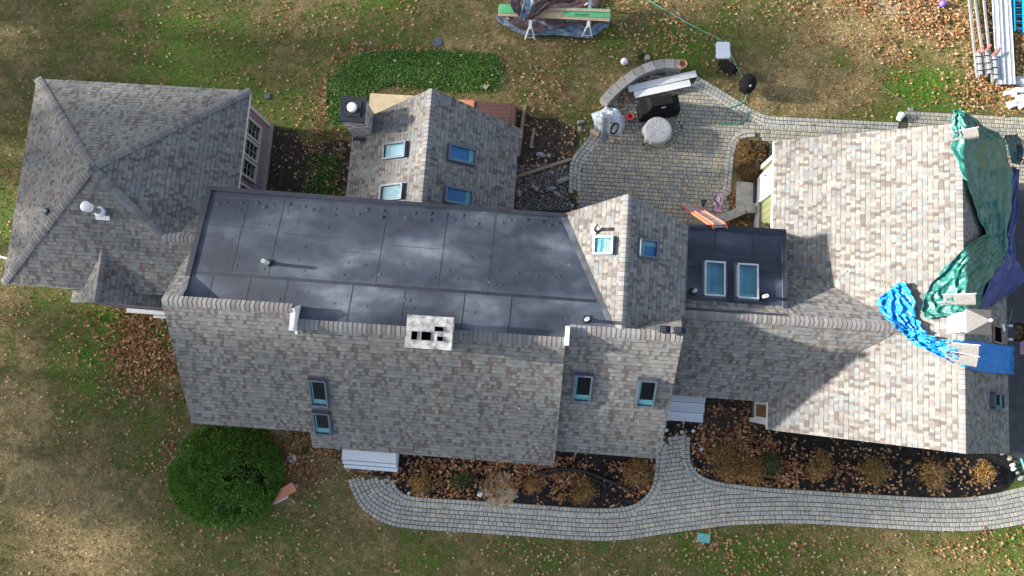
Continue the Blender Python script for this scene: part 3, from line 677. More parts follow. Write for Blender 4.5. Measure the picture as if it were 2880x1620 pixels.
# --- chimneys
m = MB()
zt = 6.9; a, b, c, d = P(1145, 886, zt), P(1271, 891, zt), P(1274, 986, zt), P(1138, 977, zt)
x0, x1, y1_, y0_ = (a.x+d.x)/2, (b.x+c.x)/2, (a.y+b.y)/2, (c.y+d.y)/2
CX, CY = (x0+x1)/2, (y0_+y1_)/2
m.box((CX, CY, 5.9), (x1-x0-.14, y1_-y0_-.14, 1.6), 0, 1)
HZ = [((1157, 930), (1174, 957)), ((1185, 931), (1213, 959)), ((1222, 917), (1248, 934)), ((1229, 945), (1247, 961))]
fl = []
for p, q in HZ:
    p, q = P(*p, zt), P(*q, zt); fl.append((min(p.x, q.x), max(p.x, q.x), min(p.y, q.y), max(p.y, q.y)))
xs = sorted({x0, x1, *[v for f_ in fl for v in f_[:2]]}); ys = sorted({y0_, y1_, *[v for f_ in fl for v in f_[2:]]})
for i in range(len(xs)-1):
    for j in range(len(ys)-1):
        cx, cy = (xs[i]+xs[i+1])/2, (ys[j]+ys[j+1])/2
        if any(f_[0] < cx < f_[1] and f_[2] < cy < f_[3] for f_ in fl): continue
        m.face([(xs[i], ys[j], zt), (xs[i+1], ys[j], zt), (xs[i+1], ys[j+1], zt), (xs[i], ys[j+1], zt)], 0)
m.prism([(x0, y0_), (x1, y0_), (x1, y1_), (x0, y1_)], 6.72, 6.78, 0)
for (p, q) in (((x0, y0_), (x1, y0_)), ((x1, y0_), (x1, y1_)), ((x1, y1_), (x0, y1_)), ((x0, y1_), (x0, y0_))): m.face([(p[0], p[1], 6.78), (q[0], q[1], 6.78), (q[0], q[1], zt), (p[0], p[1], zt)], 0)
ch = m.build('chimney', ['chimcap', 'chimcap'], house, label='square mortar topped chimney with four dark flue holes')
for f_ in fl:
    m = MB(); z0 = 6.86
    cx, cy, wx, wy = (f_[0]+f_[1])/2, (f_[2]+f_[3])/2, f_[1]-f_[0], f_[3]-f_[2]
    t_ = .01
    for (ax, ay, sx, sy) in ((cx-wx/2+t_/2, cy, t_, wy), (cx+wx/2-t_/2, cy, t_, wy), (cx, cy-wy/2+t_/2, wx-2*t_, t_), (cx, cy+wy/2-t_/2, wx-2*t_, t_)): m.box((ax, ay, zt-.02), (sx, sy, .09), 0, 0)
    m.box((cx, cy, zt-.09), (wx-2*t_-.002, wy-2*t_-.002, .04), 0, 1)
    m.build('flue', ['concrete', 'soot_and_shade'], ch)
# stone chimney
cb = on(1052, 384, B_f); zc = at_x(1029, 344, cb.x).z; zc = min(max(zc, 4.2), 5.6)
p1, p2 = P(1032, 274, zc), P(954, 341, zc)
sx_, sy_ = p1.x-p2.x, p1.y-p2.y; sc = ((p1.x+p2.x)/2, (p1.y+p2.y)/2)
m = MB(); m.box((sc[0], sc[1], zc/2), (sx_-.1, sy_-.1, zc-.06)); 
scn = m.build('chimney', 'ledge', house, label='ledgestone chimney with black metal top and round white flue cap')
m = MB(); m.box((sc[0], sc[1], zc-.02), (sx_, sy_, .07)); m.box((sc[0]+.02, sc[1], zc+.03), (sx_*.62, sy_*.62, .04), 0, 0, .05)
for k in range(8):
    a_ = k*math.pi/4; m.lathe((sc[0]+math.cos(a_)*sx_*.42, sc[1]+math.sin(a_)*sy_*.42, zc+.015), [(.03, 0), (.026, .012), (0, .014)], 8)
m.build('chimney_cap', 'metal_grey' if False else 'tape', scn)
m = MB(); q = P(989, 300, zc+.3); m.lathe((q.x, q.y, zc+.05), [(.09, 0), (.09, .2)], 16, 1); m.lathe((q.x, q.y, zc+.2), [(.15, 0), (.16, .02), (.16, .08), (.13, .11), (.0, .13)], 24, 0); m.build('flue_cap', ['pvc', 'galv'], scn, smooth=False)
m = MB(); m.box((cb.x-.38, cb.y-.06, B_f(cb.x-.38, 0)+.02), (.8, .1, .06), 0, 0); m.build('flashing', 'tape', scn)

# --- skylights
def skylight(u, v, f, L, W, up, glass='glass', depth=.13, well='low', floor='soot_and_shade'):
    c = on(u, v, f); ux = Vector(up).normalized(); e = .01
    gz = (f(c.x+ux.x*e, c.y+ux.y*e)-f(c.x, c.y))/e
    U = Vector((ux.x, ux.y, gz)).normalized(); S_ = Vector((-ux.y, ux.x, 0)); N_ = U.cross(-S_)
    if N_.z < 0: N_ = -N_
    t = .055
    m = MB(); o = c+N_*depth/2
    for s_ in (-1, 1):
        m.obox(o+S_*s_*(W/2-t/2), U*L/2, S_*t/2, N_*depth/2, 0); m.obox(o+U*s_*(L/2-t/2)+N_*.004, U*t/2, S_*W/2, N_*depth/2, 0)
    sk = m.build('skylight', 'metal_grey' if glass != 'alum' else 'alum', house)
    m = MB(); m.obox(c+N_*.012, U*(L/2+.05), S_*(W/2+.05), N_*.006); m.build('flashing', 'slate_flash', sk)
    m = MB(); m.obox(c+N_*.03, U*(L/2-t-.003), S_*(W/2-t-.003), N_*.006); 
    m.build('shaft', floor, sk)  # plate colour paints the shaft's darkness and reflected sky
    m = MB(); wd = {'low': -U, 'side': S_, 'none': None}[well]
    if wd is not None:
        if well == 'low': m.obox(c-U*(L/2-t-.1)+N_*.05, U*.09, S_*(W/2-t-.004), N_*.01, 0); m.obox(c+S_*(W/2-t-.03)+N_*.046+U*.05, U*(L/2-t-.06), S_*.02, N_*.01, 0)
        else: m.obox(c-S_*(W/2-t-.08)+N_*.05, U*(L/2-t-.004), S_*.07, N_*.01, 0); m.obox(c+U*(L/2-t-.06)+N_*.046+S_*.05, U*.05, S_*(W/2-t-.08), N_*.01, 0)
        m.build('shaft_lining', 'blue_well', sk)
    m = MB(); m.obox(c+N_*(depth-.03), U*(L/2-t-.001), S_*(W/2-t-.001), N_*.004); m.build('pane', 'skyglass', sk)
    return sk
t = NT('skylight_glass'); t.set(t.b, 'Transmission Weight', 1.0); t.set(t.b, 'IOR', 1.17); M['slate_flash'] = mat_plain('slate_flashing', (.1, .12, .16), .5, .2, .2, 5); M['sky_reflect'] = mat_plain('blue_sky_reflection', (.14, .32, .62), .6, 0, .2, 3); M['pale_reflect'] = mat_plain('pale_sky_reflection', (.3, .45, .55), .6, 0, .3, 2); M['skyglass'] = t.fin((.62, .8, .86), .03, 0, .9)  # both blues paint sky reflections behind the panes
for (u, v) in ((1114, 425), (1105, 542)): skylight(u, v, B_f, .98, .56, (1, 0), floor='pvc', well='none' if v > 500 else 'low')  # white plate painted in for the cloud reflected in these panes
for (u, v) in ((1298, 437), (1288, 554)): skylight(u, v, B_f, .98, .56, (-1, 0), floor='sky_reflect')
skylight(1699, 691, G3_f, .62, .56, (1, 0), 'alum', floor='sheet'); skylight(1821, 700, G3_f, .62, .56, (-1, 0), 'glass', .13, 'side', 'sky_reflect')  # pale and blue plates stand in for sky reflected in the glass
skylight(2007, 787, E_f, 1.14, .66, (0, -1), 'alum', .2, 'side', 'pale_reflect'); skylight(2099, 794, E_f, 1.14, .66, (0, -1), 'alum', .2, 'side', 'pale_reflect')
skylight(898, 1101, D_f, 1.02, .56, (0, 1)); skylight(908, 1187, D_f, .9, .56, (0, 1))
skylight(1638, 1088, D2_f, 1.02, .56, (0, 1)); skylight(1817, 1102, D2_f, 1.02, .56, (0, 1))
skylight(2800, 1127, GA_f, .9, .5, (-1, 0))
# roof opening by the worker
c = on(2803, 941, GA_f); m = MB(); U = Vector((-1, 0, .86)).normalized(); N_ = Vector((.86, 0, 1)).normalized()
m.obox(c+N_*.01, U*.36, Vector((0, .24, 0)), N_*.008, 1)  # black plate painted in for the unlit hole
for s_ in (-1, 1): m.obox(c+N_*.03+Vector((0, .26*s_, 0)), U*.4, Vector((0, .02, 0)), N_*.03, 0); m.obox(c+N_*.03+U*.38*s_, U*.02, Vector((0, .24, 0)), N_*.03, 0)
m.build('roof_opening', ['wood', 'soot_and_shade'], house)
# --- vents and pipes
def pipe(u, v, f, h=.4, r=.055, boot=True, mat='pvc'):
    c = on(u, v, f); m = MB(); m.lathe((c.x, c.y, c.z-.05), [(r, 0), (r, h+.05), (r*.8, h+.05), (r*.75, h-.03)], 14)
    o = m.build('vent_pipe', mat, house)
    m = MB(); m.lathe((c.x, c.y, c.z-.03), [(.15, 0), (.14, .045), (.075, .06), (.07, .12), (r*1.02, .13)], 18); m.build('pipe_boot', 'black', o); return o
pipe(757, 741, FL, .5); pipe(1649, 900, FL, .5); pipe(1683, 645, G3_f, .35); pipe(1948, 821, E_f, .4); pipe(2144, 836, E_f, .42); pipe(135, 595, A_f, .42, .04)
c = on(1678, 645, G3_f); m = MB(); m.obox(c+Vector((-.1, 0, .0)), (.07, 0, .03), (0, .16, 0), (0, 0, .012)); m.build('flashing', 'white', house)
c = on(285, 597, A_f)
m = MB(); m.lathe((c.x, c.y, c.z-.1), [(.1, 0), (.1, .75)], 18, 0); m.lathe((c.x, c.y, c.z+.02), [(.17, 0), (.17, .1), (.1, .14)], 18, 1); m.lathe((c.x, c.y, c.z+.62), [(.15, 0), (.15, .05), (.12, .07), (.12, .12), (.16, .13), (.17, .2), (.13, .26), (0, .29)], 24, 1)
m.obox(c+Vector((.03, -.17, -.06)), (.24, 0, 0), (0, .07, .035), (0, 0, .01), 1); m.build('flue_pipe', ['galv', 'pvc'], house)
for (u, v) in ((1862, 925), (1905, 928)):
    c = on(u, v, D2_f, 0); 
    m = MB(); m.box((c.x, c.y, c.z+.07), (.2, .2, .18), 0, 0, .15); m.box((c.x+.12, c.y-.02, c.z+.03), (.24, .24, .03)); m.build('box_vent', 'tape', house)
# cupola
m = MB(); CU = (12.5, 2.45)
m.box((CU[0], CU[1], 5.7), (.56, .56, 1.0)); m.box((CU[0], CU[1], 6.2), (.64, .64, .08))
for k in range(5): m.box((CU[0]-.29, CU[1], 5.65+.08*k), (.03, .36, .025))
m.box((CU[0]-.29, CU[1]-.21, 5.8), (.04, .05, .5)); m.box((CU[0]-.29, CU[1]+.21, 5.8), (.04, .05, .5))
cu = m.build('cupola', 'white', house)
m = MB(); s_ = .36
m.mesh([(CU[0]-s_, CU[1]-s_, 6.26), (CU[0]+s_, CU[1]-s_, 6.26), (CU[0]+s_, CU[1]+s_, 6.26), (CU[0]-s_, CU[1]+s_, 6.26), (CU[0], CU[1], 6.78)], [(0, 1, 4), (1, 2, 4), (2, 3, 4), (3, 0, 4), (3, 2, 1, 0)]); m.build('cupola_roof', 'cupola_roof', cu)
m = MB(); m.lathe((CU[0], CU[1], 6.74), [(.03, 0), (.05, .04), (.03, .09), (0, .1)], 10); m.build('finial', 'white', cu)
# wall lamp / downspout poking out at the far left
m = MB(); q = P(22, 727, 2.7); q2 = P(-8, 720, 2.55); m.tube([q, q2], .035, 8); m.lathe(tuple(q2), [(.09, -.08), (.1, .03), (.06, .06), (0, .07)], 14); m.build('wall_lamp', 'pvc', house)

# ================================================================ steps and hard things outside
def steps(name, u0, v0, u1, v1, lab, n=3):
    a, b = P(u0, v0, .5), P(u1, v1, .5); x0, x1 = min(a.x, b.x), max(a.x, b.x); yt, ybm = max(a.y, b.y), min(a.y, b.y)
    t = thing(name, ((x0+x1)/2, ybm, 0), lab, 'steps', 'granite entry steps'); d = (yt-ybm)/(n)
    for k in range(n):
        m = MB(); yy = yt-d*(k+.5); z = .62-.17*k
        m.box(((x0+x1)/2+random.uniform(-.01, .02), yy+.35-.0*k if k == 0 else yy, z/2), (x1-x0, d+.7 if k == 0 else d-.002, z)); m.build('step', 'granite', t)
        if k: m = MB(); m.box(((x0+x1)/2, yt-d*k-.035, z+.002), (x1-x0-.01, .022, .004)); m.build('joint', 'metal_grey', t)  # dark strip painted in for the shadow line behind each tread
    return t
steps('stone_steps', 965, 1278, 1112, 1330, 'pale granite steps with fallen leaves at the front walk by the round green bush')
steps('stone_steps', 1868, 1095, 1980, 1190, 'pale blue grey granite steps at the short spur of the walk near the garage')
m = MB(); a, b = P(2071, 512, .12), P(2130, 592, .12); m.box(((a.x+8.05)/2, (a.y+b.y)/2, .1), (8.05-a.x, a.y-b.y, .2)); m.box(((a.x+8.05)/2, (a.y+b.y)/2, .205), (8.05-a.x-.2, .01, .02))
m.build('concrete_landing', 'concrete', label='worn concrete landing pad outside the white garage door', cat='landing')
m = MB(); a, b = P(2093, 590, .25), P(1990, 633, .25); m.bar((a.x, a.y, .22), (b.x, b.y, .22), .34, .4); m.bar((a.x+.0, a.y, .25), (8.0, P(2125, 592, .2).y, .25), .3, .34)
m.build('retaining_wall', 'concrete', label='low bent concrete wall under the orange ladder', cat='wall')

# seat wall: curved, two courses with capping stones
pts = smoothline([Vector(tuple(q)[:2]) for q in px([(1698, 284), (1730, 250), (1775, 213), (1815, 190), (1862, 177), (1905, 179), (1935, 184), (1945, 186)], .5)], .05)
m = MB(); i = 0
while i < len(pts)-9:
    k = random.choice((6, 7, 8, 9)); a, b = pts[i], pts[min(i+k, len(pts)-1)]; c = (a+b)/2; d = (b-a)
    if d.length > .1:
        dn = d.normalized(); nn = Vector((-dn.y, dn.x))
        m.obox((c.x, c.y, .47), (dn.x*(d.length/2-.004), dn.y*(d.length/2-.004), 0), (nn.x*.19, nn.y*.19, 0), (0, 0, .04), 0, .03)
        for cc in range(3): m.obox((c.x, c.y, .07+.135*cc+.005), (dn.x*(d.length/2-.008+.004*(cc % 2)), dn.y*(d.length/2-.008), 0), (nn.x*(.165+.006*cc), nn.y*(.165+.006*cc), 0), (0, 0, .064), 0, .03)
    i += k
m.build('seat_wall', 'wallcap', label='curved low grey stone seat wall at the patio edge', cat='wall')
m = MB(); q = P(1918, 184, .55); m.lathe((q.x, q.y, .5), [(.13, 0), (.16, .2), (.17, .22), (.14, .22), (.11, .03), (0, .03)], 20); m.build('clay_pot', 'terracotta', label='open terracotta pot on the right end of the curved wall', cat='pot')

def rock(name, u, v, sx, sy, sz, rz, mat, label, cat, z=0., seed=1, group=None):
    c = P(u, v, z+sz*.4); m = MB(); rnd = random.Random(seed); vs = []; n1, n2 = 8, 5
    for j in range(n2+1):
        th_ = math.pi*j/n2
        for k in range(n1):
            a = 2*math.pi*k/n1; r = 1+rnd.uniform(-.16, .16)
            X, Y, Z = math.sin(th_)*math.cos(a)*r, math.sin(th_)*math.sin(a)*r, math.cos(th_)*(1+rnd.uniform(-.1, .1))
            X = math.copysign(abs(X)**.7, X); Y = math.copysign(abs(Y)**.7, Y)
            X *= sx/2; Y *= sy/2; vs.append((c.x+X*math.cos(rz)-Y*math.sin(rz), c.y+X*math.sin(rz)+Y*math.cos(rz), z+max(0, sz*.42+Z*sz*.55)))
    fs = [(j*n1+k, j*n1+(k+1) % n1, (j+1)*n1+(k+1) % n1, (j+1)*n1+k) for j in range(n2) for k in range(n1)]
    m.mesh(vs, [f_[::-1] for f_ in fs]); return m.build(name, mat, label=label, cat=cat, group=group)
m = MB(); q = P(1755, 174, .1); m.lathe((q.x, q.y, .0), [(.11, 0), (.14, .1), (.13, .2), (.08, .26), (0, .28)], 20); m.build('globe', 'pvc', smooth=True, label='white round bucket shaped globe on the lawn beyond the curved wall', cat='globe')
rock('boulder', 1820, 163, .26, .26, .2, .3, 'concrete', 'small round tan boulder on the lawn behind the curved wall', 'rock', seed=3)
rock('stone_block', 1633, 344, .32, .17, .16, .25, 'stone', 'long pale rounded stone, topmost of three beside the patio corner', 'rock', seed=4)
rock('stone_block', 1631, 364, .18, .27, .16, .1, 'stone', 'grey block stone, left of the pair below the long pale stone', 'rock', seed=5)
rock('stone_block', 1644, 368, .14, .16, .12, .1, 'stone', 'small square grey stone touching the block stone at the patio corner', 'rock', seed=6)
rock('stone_block', 1646, 391, .14, .13, .08, .5, 'stone', 'small tan stone lying loose on the curved patio edge', 'rock', seed=7)
rock('rubble_stone', 1521, 436, .38, .22, .18, -.2, 'stone', 'blue grey wedge of rubble above the long leaning plank', 'rock', seed=8)
rock('rubble_stone', 1543, 438, .2, .18, .12, -.5, 'stone', 'smaller pale rubble lump right of the blue grey wedge', 'rock', seed=9)
rock('rubble_stone', 1503, 529, .36, .2, .18, -.6, 'stone', 'whitish jagged stone in the rubble below the plank', 'rock', seed=10)
rock('rubble_stone', 1582, 507, .55, .18, .14, .5, 'stone', 'long flat slab of rubble against the patio edge', 'rock', seed=11)
rock('rubble_stone', 1550, 531, .36, .17, .14, .3, 'stone', 'grey stone left of the bent slab among the rubble', 'rock', seed=12)
rock('rubble_stone', 1566, 546, .36, .16, .12, -.4, 'stone', 'curved grey slab lowest in the rubble heap', 'rock', seed=13)
rock('rubble_stone', 1458, 545, .18, .3, .12, .1, 'stone', 'dark triangular stone against the wall in the rubble', 'rock', seed=14)
rock('rubble_stone', 1553, 486, .15, .15, .1, .1, 'stone', 'small pale triangular stone just below the plank', 'rock', seed=15)
rock('rubble_stone', 1609, 580, .16, .16, .1, .1, 'stone', 'square pale stone in the corner by the gable roof', 'rock', seed=16)
# gravel and chips in the rubble area
def scatter_pts(poly, n):
    X = np.array([p[0] for p in poly]); Y = np.array([p[1] for p in poly]); out = []
    while len(out) < n:
        x = rng.uniform(X.min(), X.max(), n*2); y = rng.uniform(Y.min(), Y.max(), n*2); k = inpoly_np(x, y, poly)
        out += list(zip(x[k], y[k]))
    return np.array(out[:n])
def chips(name, pts, smin, smax, mat, **kw):
    n = len(pts); s = rng.uniform(smin, smax, n)[:, None]
    base = np.array([[-1, -.7, 0], [1, -.8, 0], [.8, .8, 0], [-.9, .7, 0], [-.5, -.4, .8], [.6, -.3, .7], [.4, .5, .9], [-.5, .4, .7]])
    V = base[None]*(1+rng.uniform(-.3, .3, (n, 8, 3))); a = rng.uniform(0, 6.28, n); ca, sa = np.cos(a)[:, None], np.sin(a)[:, None]
    X = V[..., 0]*ca-V[..., 1]*sa; Y = V[..., 0]*sa+V[..., 1]*ca; Z = np.abs(V[..., 2])
    W = np.stack([X*s+pts[:, 0:1], Y*s+pts[:, 1:2], Z*s*.8+.004], -1).reshape(-1, 3)
    q = np.array([[4, 5, 6, 7], [0, 1, 5, 4], [1, 2, 6, 5], [2, 3, 7, 6], [3, 0, 4, 7]])
    return raw(name, W, 4, mat, idx=(q[None]+8*np.arange(n)[:, None, None]).reshape(-1, 4), **kw)
rp = scatter_pts([tuple(p)[:2] for p in px([(1440, 470), (1598, 450), (1598, 560), (1620, 590), (1450, 590)])], 2600)
chips('stone_chips', rp, .008, .035, 'gravel', kind='stuff', label='grey stone chips strewn over the dark soil beside the patio', cat='gravel')

def board(name, p, q, w, t, mat, label, cat='board', group=None, up=(0, 0, 1)):
    m = MB(); m.bar(p, q, w, t, 0, up); return m.build(name, mat, label=label, cat=cat, group=group)
a, b = P(1476, 295, .1), P(1458, 440, .1); board('timber', a, b, .13, .1, 'wood', 'long weathered timber lying beside the rear gable wall', 'timber')
m = MB(); m.bar(P(1502, 360, .04), P(1493, 417, .04), .11, .045); m.build('timber', 'wood', label='short weathered board end lying on the soil', cat='timber')
board('plank', P(1447, 499, .06), P(1606, 447, .06), .12, .05, 'wood', 'long narrow plank slanting across the soil to the patio', 'plank')
m = MB(); a, b = P(1110, 262, .63), P(1040, 300, .63)
c1_, c2_ = P(1041, 262, .64), P(1165, 270, .64); m.box(((c1_.x+c2_.x)/2, c1_.y-.6, .625), (c2_.x-c1_.x, 1.2, .03)); m.build('plywood_sheet', 'ply', label='pale plywood sheet on the deck behind the stone chimney', cat='plywood')
c1_, c2_ = P(1278, 279, .64), P(1334, 283, .64); m = MB(); m.box(((c1_.x+c2_.x)/2, c1_.y-.5, .625), (c2_.x-c1_.x, 1.0, .03)); m.build('orange_sheet', 'orange', label='salmon orange sheet lying on the brown deck', cat='sheet')
c_ = P(1365, 244, .1); m = MB(); m.box((c_.x, c_.y, .09), (.2, .14, .06), -.6); m.build('paving_block', 'concrete', label='single tan block lying in the green groundcover', cat='block')
# by the juniper
m = MB(); m.bar(P(758, 1408, .3), P(828, 1368, .3), .36, .02); m.build('orange_sheet', 'orange', label='orange sheet sticking out from under the round green bush', cat='sheet')
m = MB(); m.bar(P(738, 1432, .1), P(810, 1396, .1), .1, .05); m.build('white_plank', 'pvc', label='pale plank under the orange sheet by the round bush', cat='plank')
c_ = P(822, 1290, .05); m = MB(); m.box((c_.x, c_.y, .05), (.3, .27, .06), .45); m.build('stepping_stone', 'granite', label='square pale stepping stone right of the round bush', cat='stone')
c_ = P(830, 1368, .05); m = MB(); m.box((c_.x, c_.y, .05), (.22, .16, .08), .3); m.build('stepping_stone', 'stone', label='small grey stone at the tip of the orange sheet', cat='stone')
c_ = P(1979, 1513, .02); m = MB(); m.box((c_.x, c_.y, .03), (.48, .34, .05), -.04, 0, .06); m.box((c_.x+.17, c_.y+.1, .058), (.05, .05, .006), -.04, 0); m.build('valve_box_lid', 'teal', label='faded teal utility box lid in the lawn below the walk', cat='utility lid')
c_ = P(752, 271, .02); m = MB(); m.box((c_.x, c_.y, .03), (.22, .2, .05), .2, 0, .05); m.build('valve_box_lid', 'metal_grey', label='small dark square lid in the lawn near the purple wall', cat='utility lid')
c_ = P(1230, 118, .02); m = MB(); m.lathe((c_.x, c_.y, .0), [(.2, 0), (.19, .03), (0, .035)], 20); m.build('round_cover', 'metal_grey', label='round blue grey cover half buried in the lawn', cat='utility lid')
# loose bits near the walk spur
for k, (u, v, s_, r_, lb) in enumerate(((1918, 1215, .13, .1, 'white loose paver at the top of the walk spur'), (1950, 1212, .12, .7, 'grey loose paver tilted beside the spur top'), (1973, 1263, .12, 0, 'white loose paver alone on the mulch right of the spur'), (1955, 1318, .1, 1.2, 'thin white sliver of stone by the walk border'), (1875, 1210, .12, .9, 'grey loose paver half under the roof edge by the spur'),
        (1151, 1388, .13, .5, 'loose paver at the inner curve of the walk start'), (1187, 1389, .13, .6, 'second loose paver right of the inner curve'), (1350, 1390, .2, 1.2, 'white broken stone at the left edge of the sand heap'))):
    c_ = P(u, v, .05); m = MB(); m.box((c_.x, c_.y, .045), (s_, s_*.9 if k != 3 else .03, .07), r_, 0, .08); m.build('loose_paver', 'granite', label=lb, cat='paver')
for k, (u, v, s_, lb) in enumerate(((2820, 1275, .2, 'grey green stone at the bed corner below the garage'), (2840, 1290, .2, 'second grey stone of the row at the bed corner'), (2848, 1308, .22, 'white stone, upper of the white pair at the bed end'), (2850, 1319, .22, 'white stone, lower of the white pair at the bed end'), (2861, 1330, .16, 'small stone below the white pair'), (2872, 1345, .26, 'long grey stone last in the row at the driveway'))):
    rock('edging_stone', u, v, s_, s_*.6, .12, .5, 'granite' if k in (2, 3) else 'stone', lb, 'rock', seed=30+k)
m = MB(); m.tube([P(2872, 1290, .1), P(2882, 1318, .1), P(2890, 1345, .1)], .035); m.build('garden_tool', 'teal', label='teal rod lying on the driveway by the bed corner', cat='rod')

# ---- covered grill, table, small grill, kettle
def frustum(m, c, rz, lo, hi, z0, z1, mt=0, n=None):
    a, b = math.cos(rz), math.sin(rz); vs = []
    for (sx, sy), z in ((lo, z0), (hi, z1)):
        for p, q in ((-1, -1), (1, -1), (1, 1), (-1, 1)): X, Y = p*sx/2, q*sy/2; vs.append((c[0]+X*a-Y*b, c[1]+X*b+Y*a, z))
    m.mesh(vs, [(0, 3, 2, 1), (4, 5, 6, 7), (0, 1, 5, 4), (1, 2, 6, 5), (2, 3, 7, 6), (3, 0, 4, 7)], mt)
c_ = P(1852, 303, .5); rz = R(4.1)+R(9)
gt = thing('covered_grill', (c_.x, c_.y, .04), 'large gas grill under a black fabric cover with a small white logo label', 'grill')
m = MB(); frustum(m, c_, rz, (1.52, .62), (1.5, .6), .1, .78); frustum(m, c_, rz, (1.5, .6), (.98, .48), .78, .86)
frustum(m, (c_.x+.0, c_.y+.03), rz, (.98, .5), (.8, .36), .86, 1.16)
m.build('cover', 'blackfab', gt)
for sx in (-1, 1):
    for sy in (-1, 1):
        m = MB(); X, Y = sx*.66, sy*.22; m.lathe((c_.x+X*math.cos(rz)-Y*math.sin(rz), c_.y+X*math.sin(rz)+Y*math.cos(rz), .04), [(.04, 0), (.04, .08)], 10); m.build('caster', 'black', gt)
def text_mesh(name, body, size, loc, rz, mat, parent, tilt=0., ext=.002):
    cu_ = bpy.data.curves.new(name, 'FONT'); cu_.body = body; cu_.size = size; cu_.extrude = ext; cu_.align_x = 'CENTER'; cu_.align_y = 'CENTER'
    tmp = bpy.data.objects.new('tmp', cu_); col.objects.link(tmp); dg = bpy.context.evaluated_depsgraph_get(); me = bpy.data.meshes.new_from_object(tmp.evaluated_get(dg)); bpy.data.objects.remove(tmp)
    me.transform(Matrix.Rotation(rz, 4, 'Z') @ Matrix.Rotation(tilt, 4, 'X')); me.materials.clear(); me.materials.append(M[mat]); me.name = name
    return link(name, me, tuple(loc), parent)
fx = Vector((math.cos(rz), math.sin(rz), 0)); fy = Vector((-math.sin(rz), math.cos(rz), 0))
lp = Vector((c_.x, c_.y, 1.02))-fy*.215+fx*.06
m = MB(); nn = Vector((0, 0, 1))*.37+(-fy)*.93
m.obox(lp, fx*.085, (fy*.37+Vector((0, 0, .93)))*.035, nn.normalized()*.006); m.build('logo_label', 'pvc', gt)
text_mesh('lettering', 'weber', .07, lp+nn.normalized()*.008, rz, 'black', gt, R(68))
# round table under cover
c_ = P(1851, 365, .74); tb = thing('covered_table', (c_.x, c_.y, .04), 'round patio table under a wrinkled light grey cover', 'table')
m = MB(); n = 72; prof = [(0, .755), (.26, .757), (.44, .752), (.5, .745), (.522, .72), (.527, .6), (.532, .45), (.54, .3)]
vs = []
for j, (r, z) in enumerate(prof):
    for k in range(n):
        a = 2*math.pi*k/n; w_ = 0
        if j > 4: w_ = .018*(j-4)*math.sin(a*9+math.sin(a*3)*2)*(.6+.4*math.sin(a*2.3))
        zz = z+(.012*noise.noise(Vector((r*math.cos(a)*4, r*math.sin(a)*4, 1)))+.009*abs(noise.noise(Vector((r*math.cos(a)*9, r*math.sin(a)*9, 4)))) if j < 4 else 0)
        if j > 5: zz += .1*math.exp(-((a-4.35)/.25)**2)*(j-5)
        vs.append((c_.x+(r+w_)*math.cos(a), c_.y+(r+w_)*math.sin(a), zz))
m.mesh(vs, [(j*n+k, (j+1)*n+k, (j+1)*n+(k+1) % n, j*n+(k+1) % n) for j in range(len(prof)-1) for k in range(n)]); m.build('cover', 'cover', tb, smooth=True)
m = MB(); m.lathe((c_.x, c_.y, .04), [(.3, 0), (.28, .04), (.05, .08), (.05, .66)], 20); m.build('pedestal', 'black', tb)
# white boards leaning over the grill
z_ = .5
for (p, q, off, lb) in (((1767, 251), (1958, 207), 0., 'longer white trim board leaning by the covered grill, nearer the curved wall'), ((1784, 267), (1941, 233), .0, 'shorter white trim board between the long one and the covered grill')):
    a, b = P(*p, .16 if 'longer' in lb else .23), P(*q, .16 if 'longer' in lb else .23); board('trim_board', a, b, .27, .03, 'pvc', lb, 'board', 'white trim boards by the grill')
# debris heap under plastic
def blob_cloth(name, outline, f_h, mat, label, cat, n=40, seed=0., amp=.06, freq=3., parent=None, z0=.03):
    """crumpled sheet: closed outline (world xy) filled by rings towards the centre, height f_h(t,a)"""
    cx = sum(p[0] for p in outline)/len(outline); cy = sum(p[1] for p in outline)/len(outline)
    O = resample([Vector((p[0], p[1])) for p in outline]+[Vector((outline[0][0], outline[0][1]))], .06); K = len(O); vs = []
    for j in range(n+1):
        t_ = j/n
        for k, p in enumerate(O):
            x, y_ = p.x+(cx-p.x)*t_, p.y+(cy-p.y)*t_
            nz = noise.noise(Vector((x*freq+seed, y_*freq, seed)))*.9+abs(noise.noise(Vector((x*freq*2.3, y_*freq*2.3+seed, 5))))*1.1
            vs.append((x+.02*noise.noise(Vector((x*8, y_*8, 7))), y_+.02*noise.noise(Vector((x*8, y_*8, 17))), z0+f_h(t_)+amp*nz*min(1, t_*8+.15)))
    m = MB(); m.mesh(vs, [(j*K+k, j*K+(k+1) % K, (j+1)*K+(k+1) % K, (j+1)*K+k) for j in range(n) for k in range(K)])
    return m.build(name, mat, parent, smooth=True, label=label, cat=cat)
ol = [tuple(q)[:2] for q in px([(1662, 318), (1690, 308), (1705, 298), (1740, 303), (1757, 325), (1758, 352), (1745, 378), (1715, 376), (1690, 366), (1672, 350), (1668, 335)], .1)]
blob_cloth('plastic_sheet', ol, lambda t_: .42*math.sin(min(1, t_*1.4)*math.pi/2), 'sheet', 'crumpled milky plastic sheet heaped over debris at the patio corner', 'plastic sheet', 22, 2., .12, 3.2)
c_ = P(1706, 355, .62)
wb = thing('tile_saw', (c_.x, c_.y, .04), 'dusty grey tile saw on wood blocks standing in the plastic heap', 'saw')
m = MB(); m.bar(P(1706, 322, .6), P(1700, 388, .6), .24, .06); m.bar(P(1698, 330, .66), P(1694, 385, .66), .03, .05); m.bar(P(1715, 330, .66), P(1711, 385, .66), .03, .05); m.build('tray', 'stone', wb)
m = MB(); m.bar(P(1700, 370, .72), P(1697, 398, .66), .13, .14); m.build('motor', 'metal_grey', wb)
